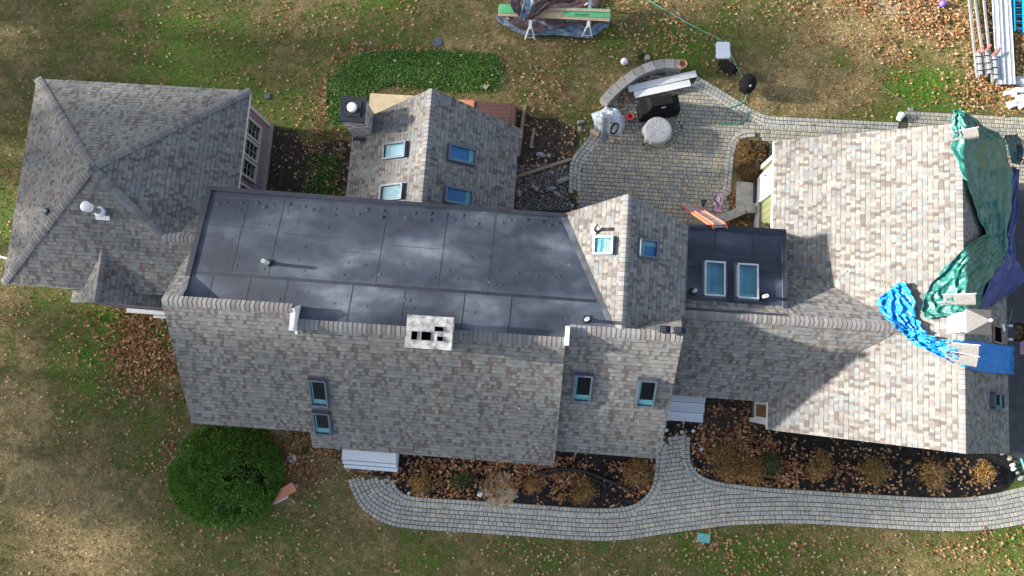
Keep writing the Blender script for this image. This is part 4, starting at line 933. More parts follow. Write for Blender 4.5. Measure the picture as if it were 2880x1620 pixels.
for (u, v) in ((1690, 330), (1722, 332), (1688, 385), (1712, 388)): m = MB(); m.bar(P(u, v, .58), P(u, v, .04), .03, .03, 0, (1, 0, 0)); m.build('leg', 'galv', wb)
m = MB(); hp = []
for k in range(75):
    a = k/75*2*math.pi*5; r = .2+.02*math.sin(a*.31); hp.append(P(1728, 362, .55)+Vector((r*.62*math.cos(a)+.05*math.sin(a), r*1.05*math.sin(a), .03*k/75+.012*math.sin(a*2.7))))
m.tube(hp, .022, 8); m.build('hose_coil', 'black', smooth=True, label='coiled black hose hung over the tile saw', cat='hose')
m = MB(); m.box(tuple(P(1672, 374, .1))[:2]+(.1,), (.36, .15, .12), -.5, 0); m.build('wood_block', 'wood_new', label='pale wood block left under the tile saw', cat='wood block')
m = MB(); m.box(tuple(P(1719, 396, .1))[:2]+(.1,), (.2, .13, .12), -.3, 0); m.build('wood_block', 'wood_new', label='pale wood block right under the tile saw', cat='wood block')
c_ = P(1771, 332, .15); bk_ = thing('bucket', (c_.x, c_.y, .04), 'salmon red plastic bucket beside the covered grill', 'bucket')
m = MB(); m.lathe((c_.x, c_.y, .04), [(.1, 0), (.13, .28), (.14, .28), (.14, .3), (.122, .3), (.095, .03), (0, .03)], 24); m.build('pail', 'red_plastic', bk_)
m = MB(); m.tube([c_+Vector((.14*math.cos(a), .14*math.sin(a)*.4-.02, .17+.0*a)) for a in [math.pi+math.pi*k/10 for k in range(11)]], .006, 6); m.build('handle', 'galv', bk_)
# white folding table, small grill, kettle
c_ = P(2031, 146, .35); t_ = thing('folding_table', (c_.x, c_.y, 0), 'small white folding table with rounded corners on the lawn', 'table')
rz = R(4.1)+.0; m = MB(); outl = []
for sx, sy, a0 in ((1, 1, 0), (-1, 1, 90), (-1, -1, 180), (1, -1, 270)):
    for k in range(5):
        a = R(a0+k*22.5); X, Y = sx*.2+.07*math.cos(a), sy*.27+.07*math.sin(a); outl.append((c_.x+X*math.cos(rz)-Y*math.sin(rz), c_.y+X*math.sin(rz)+Y*math.cos(rz)))
m.prism(outl, .46, .5); m.prism([(c_.x+(p[0]-c_.x)*.86, c_.y+(p[1]-c_.y)*.9) for p in outl], .5, .506, 0); m.build('table_top', 'granite', t_)
for s_ in (-1, 1):
    m = MB(); m.tube([(c_.x+.2*s_, c_.y-.25, 0), (c_.x+.2*s_, c_.y+.2, .46)], .012, 6); m.build('leg', 'galv', t_)
    m = MB(); m.tube([(c_.x+.17*s_, c_.y+.25, 0), (c_.x+.17*s_, c_.y-.2, .46)], .012, 6); m.build('leg', 'galv', t_)
c_ = P(2048, 188, .5); t_ = thing('portable_grill', (c_.x, c_.y, 0), 'small black portable grill with lid beside the white table', 'grill')
rz = R(-32)+R(4); m = MB(); frustum(m, c_, rz, (.5, .38), (.54, .42), .32, .5); m.build('firebox', 'blackfab', t_)
m = MB(); frustum(m, c_, rz, (.54, .4), (.46, .26), .5, .64); m.build('lid', 'blackfab', t_)
fx = Vector((math.cos(rz), math.sin(rz), 0)); fy = Vector((-math.sin(rz), math.cos(rz), 0))
for s_ in (-1, 1): m = MB(); m.obox(Vector((c_.x, c_.y, .46))+fx*s_*.33, fx*.06, fy*.13, (0, 0, .012)); m.build('side_shelf', 'blackfab', t_); m = MB(); m.lathe(tuple(Vector((c_.x, c_.y, .42))-fy*.23+fx*s_*.12), [(.03, 0), (.025, .03), (0, .03)], 10, 0, tuple(-fy)); m.build('control_knob', 'galv', t_)
for sx in (-1, 1):
    for sy in (-1, 1): m = MB(); m.tube([Vector((c_.x, c_.y, .34))+fx*sx*.2+fy*sy*.15, Vector((c_.x, c_.y, 0))+fx*sx*.28+fy*sy*.2], .012, 6); m.build('leg', 'black', t_)
c_ = P(2100, 240, .5); t_ = thing('kettle_grill', (c_.x, c_.y, 0), 'round kettle grill under a drooping black cover on the lawn edge', 'grill')
m = MB(); n = 40; vs = []; prof = [(.0, .98), (.12, .965), (.24, .9), (.31, .8), (.32, .68), (.3, .5), (.27, .34)]
for j, (r, z) in enumerate(prof):
    for k in range(n):
        a = 2*math.pi*k/n; w_ = (.03*math.sin(7*a+1)*(j-3)/3 if j > 3 else 0); vs.append((c_.x+(r+w_)*math.cos(a)*.95, c_.y+(r+w_)*math.sin(a)*1.1, z+.02*noise.noise(Vector((math.cos(a)*2, math.sin(a)*2, j)))))
m.mesh(vs, [(j*n+k, (j+1)*n+k, (j+1)*n+(k+1) % n, j*n+(k+1) % n) for j in range(len(prof)-1) for k in range(n)]); m.build('cover', 'blackfab', t_, smooth=True)
m = MB(); m.obox(Vector((c_.x-.03, c_.y-.18, .93)), (.06, -.03, 0), (.015, .03, .015), (0, 0, .004)); m.build('logo_label', 'pvc', t_)
for k in range(3): m = MB(); a = 2.1*k+.4; m.tube([(c_.x+.12*math.cos(a), c_.y+.12*math.sin(a), .4), (c_.x+.26*math.cos(a), c_.y+.26*math.sin(a), 0)], .013, 6); m.build('leg', 'galv', t_)
# hose runs
def runline(name, L, r, mat, label, cat, z=.02):
    pts = smoothline([Vector(tuple(P(u, v, z))[:2]) for u, v in L], .08); m = MB(); m.tube([(p.x, p.y, z+.012+.008*noise.noise(Vector((p.x*3, p.y*3, 0)))) for p in pts], r, 6); return m.build(name, mat, smooth=True, label=label, cat=cat)
runline('garden_hose', [(1795, -20), (1850, 18), (1900, 45), (1960, 80), (2040, 117), (2058, 160), (2078, 200), (2095, 232), (2098, 262), (2096, 285), (2070, 297), (2050, 303)], .016, 'green_rope', 'green garden hose running over the lawn past the grills to the patio', 'hose', .045)
runline('garden_hose', [(2140, 318), (2120, 312), (2100, 315), (2098, 325), (2104, 330), (2080, 348), (2060, 352), (2030, 348), (2022, 338)], .014, 'green_rope', 'thin pale green hose loops lying on the patio pavers', 'hose', .05)
runline('cable', [(2150, 330), (2190, 290), (2235, 240), (2265, 215), (2330, 208), (2400, 216), (2450, 223), (2490, 248), (2530, 280), (2552, 292)], .006, 'cord', 'thin pale cable looping over the lawn to the rear path', 'cable', .04)
# white block and scraps near rear path
c_ = P(2532, 330, .12); m = MB(); m.lathe((c_.x-.08, c_.y-.1, .14), [(.1, 0), (.13, .24), (.135, .26), (0, .26)], 20, 0, (.5, .85, .05)); m.build('white_bucket', 'pvc', label='white bucket tipped over where the rear path widens', cat='bucket')
c_ = P(2650, 12, .1); m = MB(); vs = []; m.lathe((c_.x, c_.y, .0), [(.04, 0), (.1, .03), (.13, .1), (.13, .15), (.1, .22), (.04, .255), (0, .26)], 20); m.build('ball', 'purple', smooth=True, label='purple ball among orange leaves near the top edge', cat='ball')

# ---- scaffold poles and planks at the top right
sp = thing('scaffold_planks', (16.5, 13, 0), 'bundle of silver aluminium scaffold planks lying on the leaves', 'planks')
for k in range(4):
    u0, u1 = 2796+k*12.6, 2810+k*13.4; m = MB(); a, b = P(u0, -60, .25), P(u1, 236, .25); z0 = .2+.02*(k % 2)
    m.bar((a.x, a.y, z0), (b.x, b.y, z0), .17, .05)
    for s_ in (-1, 1): m.bar((a.x+.07*s_, a.y, z0+.03), (b.x+.07*s_, b.y, z0+.03), .012, .02)
    m.build('plank', 'alum', sp)
for k, (u0, u1, vend, lb) in enumerate(((2724, 2751, 218, 'leftmost'), (2738, 2776, 215, 'middle'), (2765, 2794, 230, 'rightmost'))):
    a, b = P(u0, -40, .3), P(u1, vend, .3); mid = a.lerp(b, .62)
    t_ = thing('pump_jack_pole', (mid.x, mid.y, 0), f'{lb} of the three grey scaffold poles with a jack clamped on its end', 'pole', 'scaffold poles by the silver planks')
    m = MB(); m.bar((a.x, a.y, .25), (b.x, b.y, .25), .07, .07); m.build('pole', 'galv', t_)
    d = (b-a).normalized(); sd = Vector((d.y, -d.x, 0))*-1; m = MB(); q = a.lerp(b, .72); q2 = a.lerp(b, .97)
    m.bar(q+sd*.11, q2+sd*.11, .1, .09); m.build('jack_frame', 'alum', t_)
    for tt in (.78, .86, .93): m = MB(); r_ = a.lerp(b, tt); m.bar(r_-sd*.05+Vector((0, 0, .05)), r_+sd*.2+Vector((0, 0, .05)), .03, .04); m.build('clamp', 'tape', t_)
    m = MB(); r_ = a.lerp(b, .74); m.bar(r_-sd*.02+Vector((0, 0, .1)), r_+sd*.26+d*-.25+Vector((0, 0, .1)), .07, .03); m.build('tie_strap', 'paint_red', t_)
m = MB(); m.bar(P(2722, 213, .1), P(2752, 193, .1), .1, .06); m.build('plank', 'wood', label='short grey timber under the left scaffold pole', cat='plank')
def ladder(name, A, B, width, mat, rung, label, n=14, double=0.):
    A, B = Vector(A), Vector(B); d = (B-A).normalized(); sd = d.cross(Vector((0, 0, 1))).normalized(); up = sd.cross(d)
    t_ = thing(name, tuple(A), label, 'ladder')
    for s_ in (-1, 1):
        m = MB(); m.obox((A+B)/2+sd*s_*width/2, d*((B-A).length/2), sd*.014, up*.04); m.build('rail', mat, t_)
    for k in range(n):
        m = MB(); p = A.lerp(B, (k+.5)/n); m.tube([p-sd*(width/2-.01), p+sd*(width/2-.01)], .017, 6); m.build('rung', rung, t_)
    if double:
        A2, B2 = A.lerp(B, double)+up*.09, B+up*.09+d*.0; w2 = width-.07
        for s_ in (-1, 1): m = MB(); m.obox((A2+B2)/2+sd*s_*w2/2, d*((B2-A2).length/2), sd*.013, up*.035); m.build('rail', mat, t_)
        m = MB(); nn_ = int(n*(1-double))
        for k in range(nn_): m = MB(); p = A2.lerp(B2, (k+.5)/nn_); m.tube([p-sd*(w2/2), p+sd*(w2/2)], .016, 6); m.build('rung', rung, t_)
    return t_
a, b = P(2858, -120, .12), P(2862, 92, .12); ladder('step_ladder', (a.x, a.y, .12), (b.x, b.y, .12), .42, 'blue_ladder', 'blue_ladder', 'bright blue fibreglass ladder lying flat beside the silver planks', 12, .02)
a, b = P(2886, -100, .1), P(2890, 112, .1); m = MB(); m.bar((a.x, a.y, .12), (b.x, b.y, .12), .24, .1); m.build('orange_plank', 'paint_red', label='orange plank cut off by the right edge of the photo', cat='plank')
a = P(1932, 578, .05); b = P(2026, 641, 4.35)
ladder('extension_ladder', (a.x, a.y, .05), (b.x, b.y, 4.4), .42, 'paint_red', 'alum', 'orange red extension ladder leaning on the small rubber roof', 16, .42)
m = MB(); m.bar(P(1935, 628, .3), P(2035, 612, .3), .3, .04); m.build('board', 'wood', label='brown board under the foot of the orange ladder', cat='board')
# white packing blocks at the right edge
for k, (u, v, a_, sx, sy, lb) in enumerate(((2838, 262, .1, .35, .15, 'white foam block, leftmost of the heap by the planks'), (2850, 262, 1.6, .3, .14, 'white foam block standing across the leftmost one'), (2864, 256, 0, .35, .18, 'white foam block touching the planks heap on the right'), (2846, 293, .4, .3, .26, 'chunky white foam block lowest on the left of the heap'), (2870, 277, .2, .32, .26, 'white foam block in the middle of the heap at the photo edge'), (2872, 296, .6, .3, .22, 'white foam block lowest on the right of the heap'), (2862, 282, .9, .16, .14, 'small white foam lump between the bigger blocks'))):
    c_ = P(u, v, .1); m = MB(); m.box((c_.x, c_.y, .1+.03*(k % 3)), (sx, sy, .14), a_, 0, .1); m.build('foam_block', 'foam', label=lb, cat='foam block', group='white foam blocks by the planks')
ol = [tuple(q)[:2] for q in px([(2850, 215), (2880, 210), (2900, 225), (2895, 250), (2865, 240), (2855, 228)], .1)]
blob_cloth('plastic_sheet', ol, lambda t_: .1*t_, 'sheet', 'crumpled pale plastic beside the scaffold plank ends', 'plastic sheet', 12, 5., .08, 4.)

# ---- pink insulation wrapper and black scrap by the ladder
ol = [tuple(q)[:2] for q in px([(2020, 542), (2032, 541), (2034, 560), (2031, 580), (2032, 600), (2020, 597), (2008, 591), (2013, 582), (2006, 572), (2016, 560)], .1)]
blob_cloth('plastic_wrapper', ol, lambda t_: .14*t_, 'pinkfoil', 'pink and white insulation wrapper crumpled near the ladder foot', 'wrapper', 14, 1., .1, 6.)
m = MB(); 
for (u0, v0, u1, v1, w_) in ((2011, 563, 2022, 578, .05), (2028, 555, 2027, 568, .04)): m.bar(P(u0, v0, .27), P(u1, v1, .27), w_, .01)
m.build('wrapper_print', 'black', bpy.data.objects['plastic_wrapper'])
m = MB(); 
for (u0, v0, u1, v1, w_) in ((2021, 547, 2027, 552, .05), (2018, 590, 2028, 584, .08)): m.bar(P(u0, v0, .25), P(u1, v1, .25), w_, .012)
m.build('wrapper_print', 'magenta', bpy.data.objects['plastic_wrapper'])
ol = [tuple(q)[:2] for q in px([(1969, 562), (1990, 561), (1988, 572), (1980, 582), (1972, 577), (1975, 570)], .05)]
blob_cloth('membrane_scrap', ol, lambda t_: .03*t_, 'tape', 'black scrap of roofing rubber lying on the patio', 'rubber scrap', 6, 3., .03, 5.)

# ---- material pile at the top: sheathing on saw horses, tarps
def sheet_patch(name, rows, f_, mat, label, cat, nu=26, nv=6, amp=.05, off=.03, fold=6., seed=0., parent=None, lenfold=1., crisp=False):
    """tarp laid over a surface; rows = [(left photo point, right photo point)] down its length"""
    K = len(rows); NV = (K-1)*nv; vs = []
    for j in range(NV+1):
        s_ = j/nv; i = min(int(s_), K-2); fr = s_-i; fr2 = fr
        L = [rows[i][0][c]*(1-fr2)+rows[i+1][0][c]*fr2 for c in (0, 1)]; Rr = [rows[i][1][c]*(1-fr2)+rows[i+1][1][c]*fr2 for c in (0, 1)]
        for k in range(nu+1):
            t_ = k/nu; u = L[0]*(1-t_)+Rr[0]*t_; v = L[1]*(1-t_)+Rr[1]*t_; p = on(u, v, f_)
            w_ = noise.noise(Vector((t_*fold+seed, s_*lenfold*.55+seed, seed+noise.noise(Vector((s_*.7, t_*2, seed)))*1.2)))
            r_ = 1-abs(w_)*2.6; w2 = noise.noise(Vector((t_*fold*2.7+seed, s_*lenfold*1.7, seed+4)))
            edge = min(1, t_*8, (1-t_)*8)
            w3 = abs(noise.noise(Vector((p.x*4.2+seed, p.y*4.2, seed+2))))+.6*abs(noise.noise(Vector((p.x*9+seed, p.y*9, seed+8))))
            hgt = amp*(max(0, r_)**1.5*1.3+.4*w2+.3+.6*w3)+(.05*max(0, 1-edge) if amp > .05 else 0)
            vs.append(Vector((p.x+.03*w2, p.y+.03*w_, p.z+off+max(0, hgt))))
    m = MB(); W = nu+1; m.mesh(vs, [(j*W+k, j*W+k+1, (j+1)*W+k+1, (j+1)*W+k) for j in range(NV) for k in range(nu)])
    o = m.build(name, mat, parent, smooth=not crisp, label=label, cat=cat)
    so = o.modifiers.new('thickness', 'SOLIDIFY'); so.thickness = .006; return o
gr = lambda x, y: .03
sheet_patch('tarp', [((1396, 50), (1470, 60)), ((1405, 68), (1500, 40)), ((1440, 88), (1560, 30)), ((1480, 104), (1600, 60)), ((1500, 106), (1655, 85)), ((1550, 104), (1690, 70)), ((1620, 110), (1712, 75)), ((1655, 112), (1718, 50)), ((1680, 100), (1719, 58))], gr, 'tarp_silver', 'silver blue tarp spread on the grass under the sheathing boards', 'tarp', 26, 6, .09, .02, 5, 1.)
sheet_patch('tarp', [((1420, 60), (1440, 30)), ((1460, 90), (1480, 10)), ((1500, 98), (1530, 0)), ((1560, 88), (1580, -5)), ((1620, 72), (1640, -10)), ((1660, 80), (1690, -5))], lambda x, y: .08, 'tarp_brown', 'dark brown tarp lying flat beneath the sheathing boards', 'tarp', 20, 5, .06, .06, 4, 7.)
def sawhorse(u, v, label, L=.95):
    c_ = P(u, v, .7); t_ = thing('saw_horse', (c_.x, c_.y, 0), label, 'saw horse', 'saw horses under the boards')
    m = MB(); m.box((c_.x, c_.y, .72), (.13, L, .1)); m.box((c_.x, c_.y, .775), (.1, L*.95, .015)); m.build('beam', 'foam', t_)
    for sy in (-1, 1):
        for sx in (-1, 1): m = MB(); m.bar((c_.x+sx*.05, c_.y+sy*L*.42, .68), (c_.x+sx*.2, c_.y+sy*L*.55, .05), .05, .04); m.build('leg', 'foam', t_)
        m = MB(); m.bar((c_.x-.17, c_.y+sy*L*.53, .16), (c_.x+.17, c_.y+sy*L*.53, .16), .03, .03); m.build('brace', 'foam', t_)
sawhorse(1494, 40, 'white plastic saw horse under the left end of the green boards', 1.3); sawhorse(1657, 38, 'white plastic saw horse under the right end of the green boards', 1.2)
zb = .82
a, b = P(1401, 32, zb), P(1715, 48, zb); d_ = (b-a).normalized(); ctr = (a+b)/2
bd = MB(); bd.bar(a, b, .36, .025); bd.build('lumber_board', 'wood_new', label='wide pale plywood strip lying under the green sheathing', cat='board')
g1a, g1b = P(1403, 24, zb+.03), P(1500, 27, zb+.03); board('sheathing_board', g1a, g1b, .36, .022, 'zip', 'green sheathing piece at the left end of the pile', 'board', 'green sheathing boards')
g2a, g2b = P(1583, 33, zb+.03), P(1717, 38, zb+.03); zz = board('sheathing_board', g2a, g2b, .36, .022, 'zip', 'green sheathing piece with black lettering at the right end of the pile', 'board', 'green sheathing boards')
dz_ = (g2b-g2a).normalized(); text_mesh('lettering', 'ZIP SYSTEM', .11, g2a.lerp(g2b, .4)+Vector((0, -.115, .014)), math.atan2(dz_.y, dz_.x), 'black', zz)
board('wood_strip', P(1545, 26, zb+.07), P(1716, 31, zb+.07), .1, .04, 'wood_new', 'narrow new wood strip on top of the green sheathing', 'board')
top = lambda x, y: .88
sheet_patch('tarp', [((1434, -5), (1478, -25)), ((1436, 22), (1480, 8)), ((1446, 42), (1478, 34)), ((1460, 48), (1470, 44))], top, 'tarp_brown', 'brown tarp flap hanging over the left green board', 'tarp', 14, 6, .08, .02, 4, 3.)
sheet_patch('tarp', [((1476, -12), (1500, -10)), ((1472, 12), (1500, 12)), ((1466, 36), (1488, 36)), ((1462, 58), (1476, 62)), ], lambda x, y: .9, 'tarp_silver', 'silver blue tarp strip folded between the brown flaps', 'tarp', 12, 6, .06, .03, 4, 5.)
sheet_patch('tarp', [((1566, -20), (1660, -25)), ((1530, 4), (1640, 2)), ((1506, 14), (1560, 16)), ((1490, 38), (1530, 38)), ((1484, 60), (1502, 60))], top, 'tarp_brown', 'brown tarp sweeping from the top edge over the middle of the boards', 'tarp', 18, 7, .1, .03, 4, 9.)
sheet_patch('tarp', [((1560, 4), (1600, -20)), ((1600, 14), (1640, -22)), ((1640, 8), (1670, -20)), ((1668, 2), (1690, -16))], top, 'tarp_brown', 'bunched brown tarp at the top edge above the green boards', 'tarp', 12, 6, .1, .03, 4, 12.)
c_ = P(1617, 62, .1); m = MB(); m.box((c_.x, c_.y, .15), (.16, .16, .05), .8); m.build('concrete_block', 'stone', label='small square block on the brown tarp under the boards', cat='block')

# ---- roof tarps
grn = [((2670, 316), (2687, 315)), ((2668, 345), (2728, 338)), ((2668, 370), (2765, 362)), ((2665, 424), (2816, 397)), ((2697, 494), (2829, 461)), ((2724, 558), (2837, 526)), ((2746, 623), (2832, 601)), ((2762, 662), (2819, 671)), ((2714, 690), (2821, 720)), ((2660, 741), (2795, 758)), ((2611, 795), (2768, 800)), ((2584, 838), (2752, 844)), ((2577, 880), (2738, 872)), ((2600, 898), (2735, 876))]
GX = lambda x, y: GA_f(x, y)
sheet_patch('roof_tarp', grn, GX, 'tarp_green', 'long crumpled green tarp running down the garage ridge', 'tarp', 46, 14, .1, .05, 5, 2., None, .8)
sheet_patch('roof_tarp', [((2811, 386), (2845, 384)), ((2820, 400), (2862, 400)), ((2828, 430), (2862, 430)), ((2834, 460), (2858, 470))], GX, 'tarp_dkgreen', 'dark green tarp bunch hanging at the garage eave', 'tarp', 12, 6, .12, .06, 4, 4.)
sheet_patch('roof_tarp', [((2838, 468), (2858, 480)), ((2842, 530), (2854, 545)), ((2838, 600), (2852, 610)), ((2824, 660), (2842, 670)), ((2820, 715), (2846, 718)), ((2795, 758), (2862, 752)), ((2768, 803), (2890, 778)), ((2752, 845), (2858, 805)), ((2738, 874), (2780, 862))], GX, 'tarp_navy', 'navy blue tarp lying in shade on the far garage slope', 'tarp', 18, 7, .07, .03, 4, 6.)
blu = [((2471, 833), (2523, 795)), ((2453, 855), (2555, 838)), ((2469, 884), (2566, 887)), ((2509, 924), (2582, 924)), ((2541, 951), (2593, 943)), ((2568, 975), (2628, 954)), ((2622, 1000), (2664, 957)), ((2670, 1024), (2700, 958)), ((2724, 1037), (2733, 960)), ((2757, 1046), (2778, 965)), ((2848, 1054), (2848, 973))]
def gf(x, y): return max(GA_f(x, y), F_f(x, y) if x < 11.4 else -1)
sheet_patch('roof_tarp', blu[:8], gf, 'tarp_blue', 'bright blue crumpled tarp in the sun across the garage valley', 'tarp', 40, 16, .13, .05, 5, 8., None, 1.4)
sheet_patch('roof_tarp', [((2696, 1030), (2690, 962))]+blu[8:], GX, 'tarp_blue', 'flat deep blue tarp in shade past the garage ridge', 'tarp', 16, 6, .03, .03, 3, 3.)
def bundle(u, v, sx, sy, rz, label, f=GX, n=2):
    c_ = on(u, v, f, .17); gx = (f(c_.x+.02, c_.y)-f(c_.x-.02, c_.y))/.04
    U = Vector((1, 0, gx)).normalized(); V_ = Vector((0, 1, 0)); N_ = U.cross(V_); U2 = U*math.cos(rz)+V_*math.sin(rz); V2 = V_*math.cos(rz)-U*math.sin(rz)
    t_ = thing('shingle_bundle', tuple(c_), label, 'shingles', 'shingle bundles holding the tarps down')
    for k in range(n): m = MB(); m.obox(c_+N_*(.045*k-.02)+V2*(.02*k), U2*sx/2, V2*sy/2, N_*.02); m.build('shingle', 'bundle_grey', t_)
    m = MB(); m.obox(c_-V2*-(sy/2+.01), U2*(sx/2+.03), V2*.008, N_*.05); m.build('wrapper', 'pinkfoil', t_)
bundle(2700, 386, .75, .3, R(6), 'grey shingle bundle on the green tarp near its top end')
bundle(2688, 845, .8, .32, R(2), 'grey shingle bundle on the lower end of the green tarp')
bundle(2697, 985, .78, .34, R(-4), 'upper grey shingle bundle on the blue tarp at the ridge'); bundle(2693, 1010, .8, .3, R(-10), 'lower grey shingle bundle on the blue tarp at the ridge')
c_ = on(2874, 975, GX, .1); m = MB(); m.obox(c_, (.14, 0, -.12), (0, .26, 0), (.04, 0, .05)); m.obox(c_+Vector((0, .02, .06)), (.05, 0, -.04), (0, .08, 0), (.02, 0, .03), 1); m.build('insulation_pack', ['pinkfoil', 'magenta'], label='pink insulation pack by the worker at the right photo edge', cat='insulation')
# rope on garage slope
pts = [on(u, v, GX, .03) for u, v in ((2845, 870), (2832, 930), (2822, 1000), (2818, 1090), (2815, 1160), (2812, 1230), (2806, 1270))]
m = MB(); m.tube(pts, .009, 6); m.build('rope', 'cord', smooth=True, label='thin pale safety rope running down the shaded garage slope', cat='rope')

# ---- worker kneeling at the roof opening
def skin_body(name, joints, edges, mat, parent=None, levels=2, **kw):
    me = bpy.data.meshes.new(name); me.from_pydata([j[0] for j in joints], edges, []); me.materials.append(M[mat])
    base = (0, 0, 0); o = link(name, me, base, parent, **kw)
    if parent is not None: o.location = tuple(-ORG[parent])
    sk = o.modifiers.new('skin', 'SKIN'); me.skin_vertices  # layer made by the modifier
    for i, j in enumerate(joints):
        r = j[1] if isinstance(j[1], tuple) else (j[1], j[1]); me.skin_vertices[0].data[i].radius = r
    me.skin_vertices[0].data[0].use_root = True; sk.use_smooth_shade = True
    sb = o.modifiers.new('sub', 'SUBSURF'); sb.levels = levels; sb.render_levels = levels; return o
pb = on(2858, 938, GX)      # pelvis over the slope, knees on it
def W_(dx, dy, dz): q = Vector((pb.x+dx, pb.y+dy, 0)); q.z = GX(q.x, q.y)+dz; return tuple(q)
person = thing('person', (pb.x, pb.y, pb.z), 'worker in black jacket and tan trousers kneeling at the roof opening', 'person')
J = [(W_(.12, 0, .42), (.15, .13)), (W_(.0, 0, .56), (.15, .12)), (W_(-.16, .0, .62), (.17, .12)), (W_(-.27, .0, .6), (.075, .07)),
     (W_(-.2, .2, .55), .065), (W_(-.32, .28, .34), .05), (W_(-.48, .2, .16), .036),
     (W_(-.2, -.2, .55), .065), (W_(-.3, -.3, .32), .05), (W_(-.44, -.27, .12), .036),
     (W_(.12, .11, .38), .1), (W_(-.16, .17, .1), .07), (W_(.22, .19, .08), .055), (W_(.3, .2, .07), .045),
     (W_(.12, -.11, .38), .1), (W_(-.14, -.17, .1), .07), (W_(.24, -.19, .08), .055), (W_(.32, -.2, .07), .045)]
body = skin_body('body', J, [(0, 1), (1, 2), (2, 3), (2, 4), (4, 5), (5, 6), (2, 7), (7, 8), (8, 9), (0, 10), (10, 11), (11, 12), (12, 13), (0, 14), (14, 15), (15, 16), (16, 17)], 'jacket', person)
# trousers as slightly larger skin over the legs
JT = [(J[0][0], (.165, .14)), (J[10][0], .112), (J[11][0], .082), (J[12][0], .066), (J[14][0], .112), (J[15][0], .082), (J[16][0], .066)]
skin_body('trousers', JT, [(0, 1), (1, 2), (2, 3), (0, 4), (4, 5), (5, 6)], 'tan', person)
hd = Vector(W_(-.38, 0, .62)); m = MB(); vs = []
for j in range(13):
    th_ = math.pi*j/12
    for k in range(16):
        a = 2*math.pi*k/16; x_, y_, z_ = .105*math.sin(th_)*math.cos(a), .08*math.sin(th_)*math.sin(a), .12*math.cos(th_)
        if x_ < -.07 and abs(y_) < .025 and -.03 < z_ < .03: x_ -= .02
        vs.append((hd.x+x_, hd.y+y_, hd.z+z_))
m.mesh(vs, [(j*16+k, (j+1)*16+k, (j+1)*16+(k+1) % 16, j*16+(k+1) % 16) for j in range(12) for k in range(16)]); m.build('head', 'skin', person, smooth=True)
m = MB(); vs = [(hd.x+(v_[0]-hd.x)*1.1+.012, hd.y+(v_[1]-hd.y)*1.1, hd.z+(v_[2]-hd.z)*1.08+.012) for v_ in vs[:16*7]]
m.mesh(vs, [(j*16+k, (j+1)*16+k, (j+1)*16+(k+1) % 16, j*16+(k+1) % 16) for j in range(6) for k in range(16)]); m.build('hair', 'hair', person, smooth=True)
for wi, sgn in ((6, 1), (9, -1)):
    w0 = Vector(J[wi][0]); d = Vector((-.9, -.1*sgn, -.35)).normalized(); sd = Vector((0, 1, 0)); JJ = [(tuple(w0), .03), (tuple(w0+d*.06), (.038, .022))]; ED = [(0, 1)]
    for k, fl_ in enumerate((.07, .08, .075, .058)):
        r0 = w0+d*.085+sd*(.03-.02*k); a1 = r0+d*fl_*.5+Vector((0, 0, -.004)); a2 = r0+d*fl_*.85+Vector((0, 0, -.028)); i0 = len(JJ)
        JJ += [(tuple(r0), .0115), (tuple(a1), .0095), (tuple(a2), .0082)]; ED += [(1, i0), (i0, i0+1), (i0+1, i0+2)]
    r0 = w0+d*.03+sd*.04*sgn*-1; i0 = len(JJ); JJ += [(tuple(r0), .013), (tuple(r0+d*.035-sd*.02*sgn), .0105)]; ED += [(1, i0), (i0, i0+1)]
    skin_body('glove', JJ, ED, 'foam', person, 2)
c_ = on(2817, 922, GX, .05); m = MB(); m.obox(c_, (.05, .03, -.04), (-.03, .1, .02), (.03, 0, .03)); m.build('white_rag', 'foam', label='small white rag beside the roof opening', cat='rag')

# ================================================================ PLANTS
def leafcloud(C, N, size, elong=1.6, spread=.9):
    """small bent leaf faces at centres C with rough normals N -> quad vertex array"""
    n = len(C); s = size*rng.uniform(.6, 1.35, n)[:, None]
    a = rng.normal(size=(n, 3)); N = N+rng.normal(size=(n, 3))*spread; N /= np.linalg.norm(N, axis=1)[:, None]+1e-9
    U = a-(a*N).sum(1)[:, None]*N; U /= np.linalg.norm(U, axis=1)[:, None]+1e-9; Vv = np.cross(N, U)
    V = np.stack([C-U*s*elong, C-Vv*s*.55+N*s*.12, C+U*s*elong, C+Vv*s*.55+N*s*.12], 1); return V.reshape(-1, 3)
# juniper
jc = P(640, 1335, 0); jc = Vector((jc.x+.12, jc.y+.1, 0)); n = 62000
JR = 1.95
lob = []
for k in range(60):
    a = rng.uniform(0, 6.28); ph = math.asin(rng.uniform(-.1, 1)); r = 1+rng.uniform(-.12, .14)
    r += .1*noise.noise(Vector((math.cos(a)*2.5, math.sin(a)*2.5, ph*2.5))); lob.append((math.cos(a)*math.cos(ph)*r, math.sin(a)*math.cos(ph)*r, math.sin(ph)*r))
lob = np.array(lob); k = rng.integers(0, 60, n); off = rng.normal(size=(n, 3))*.12; D = lob[k]+off; rr = np.linalg.norm(D, axis=1)
D = D/np.maximum(rr, 1)[:, None]*1.04; D[:, 2] = np.abs(D[:, 2])
C = np.stack([jc.x+D[:, 0]*JR, jc.y+D[:, 1]*JR*.93, .15+D[:, 2]*1.75], 1); dirn = D/np.linalg.norm(D, axis=1)[:, None]
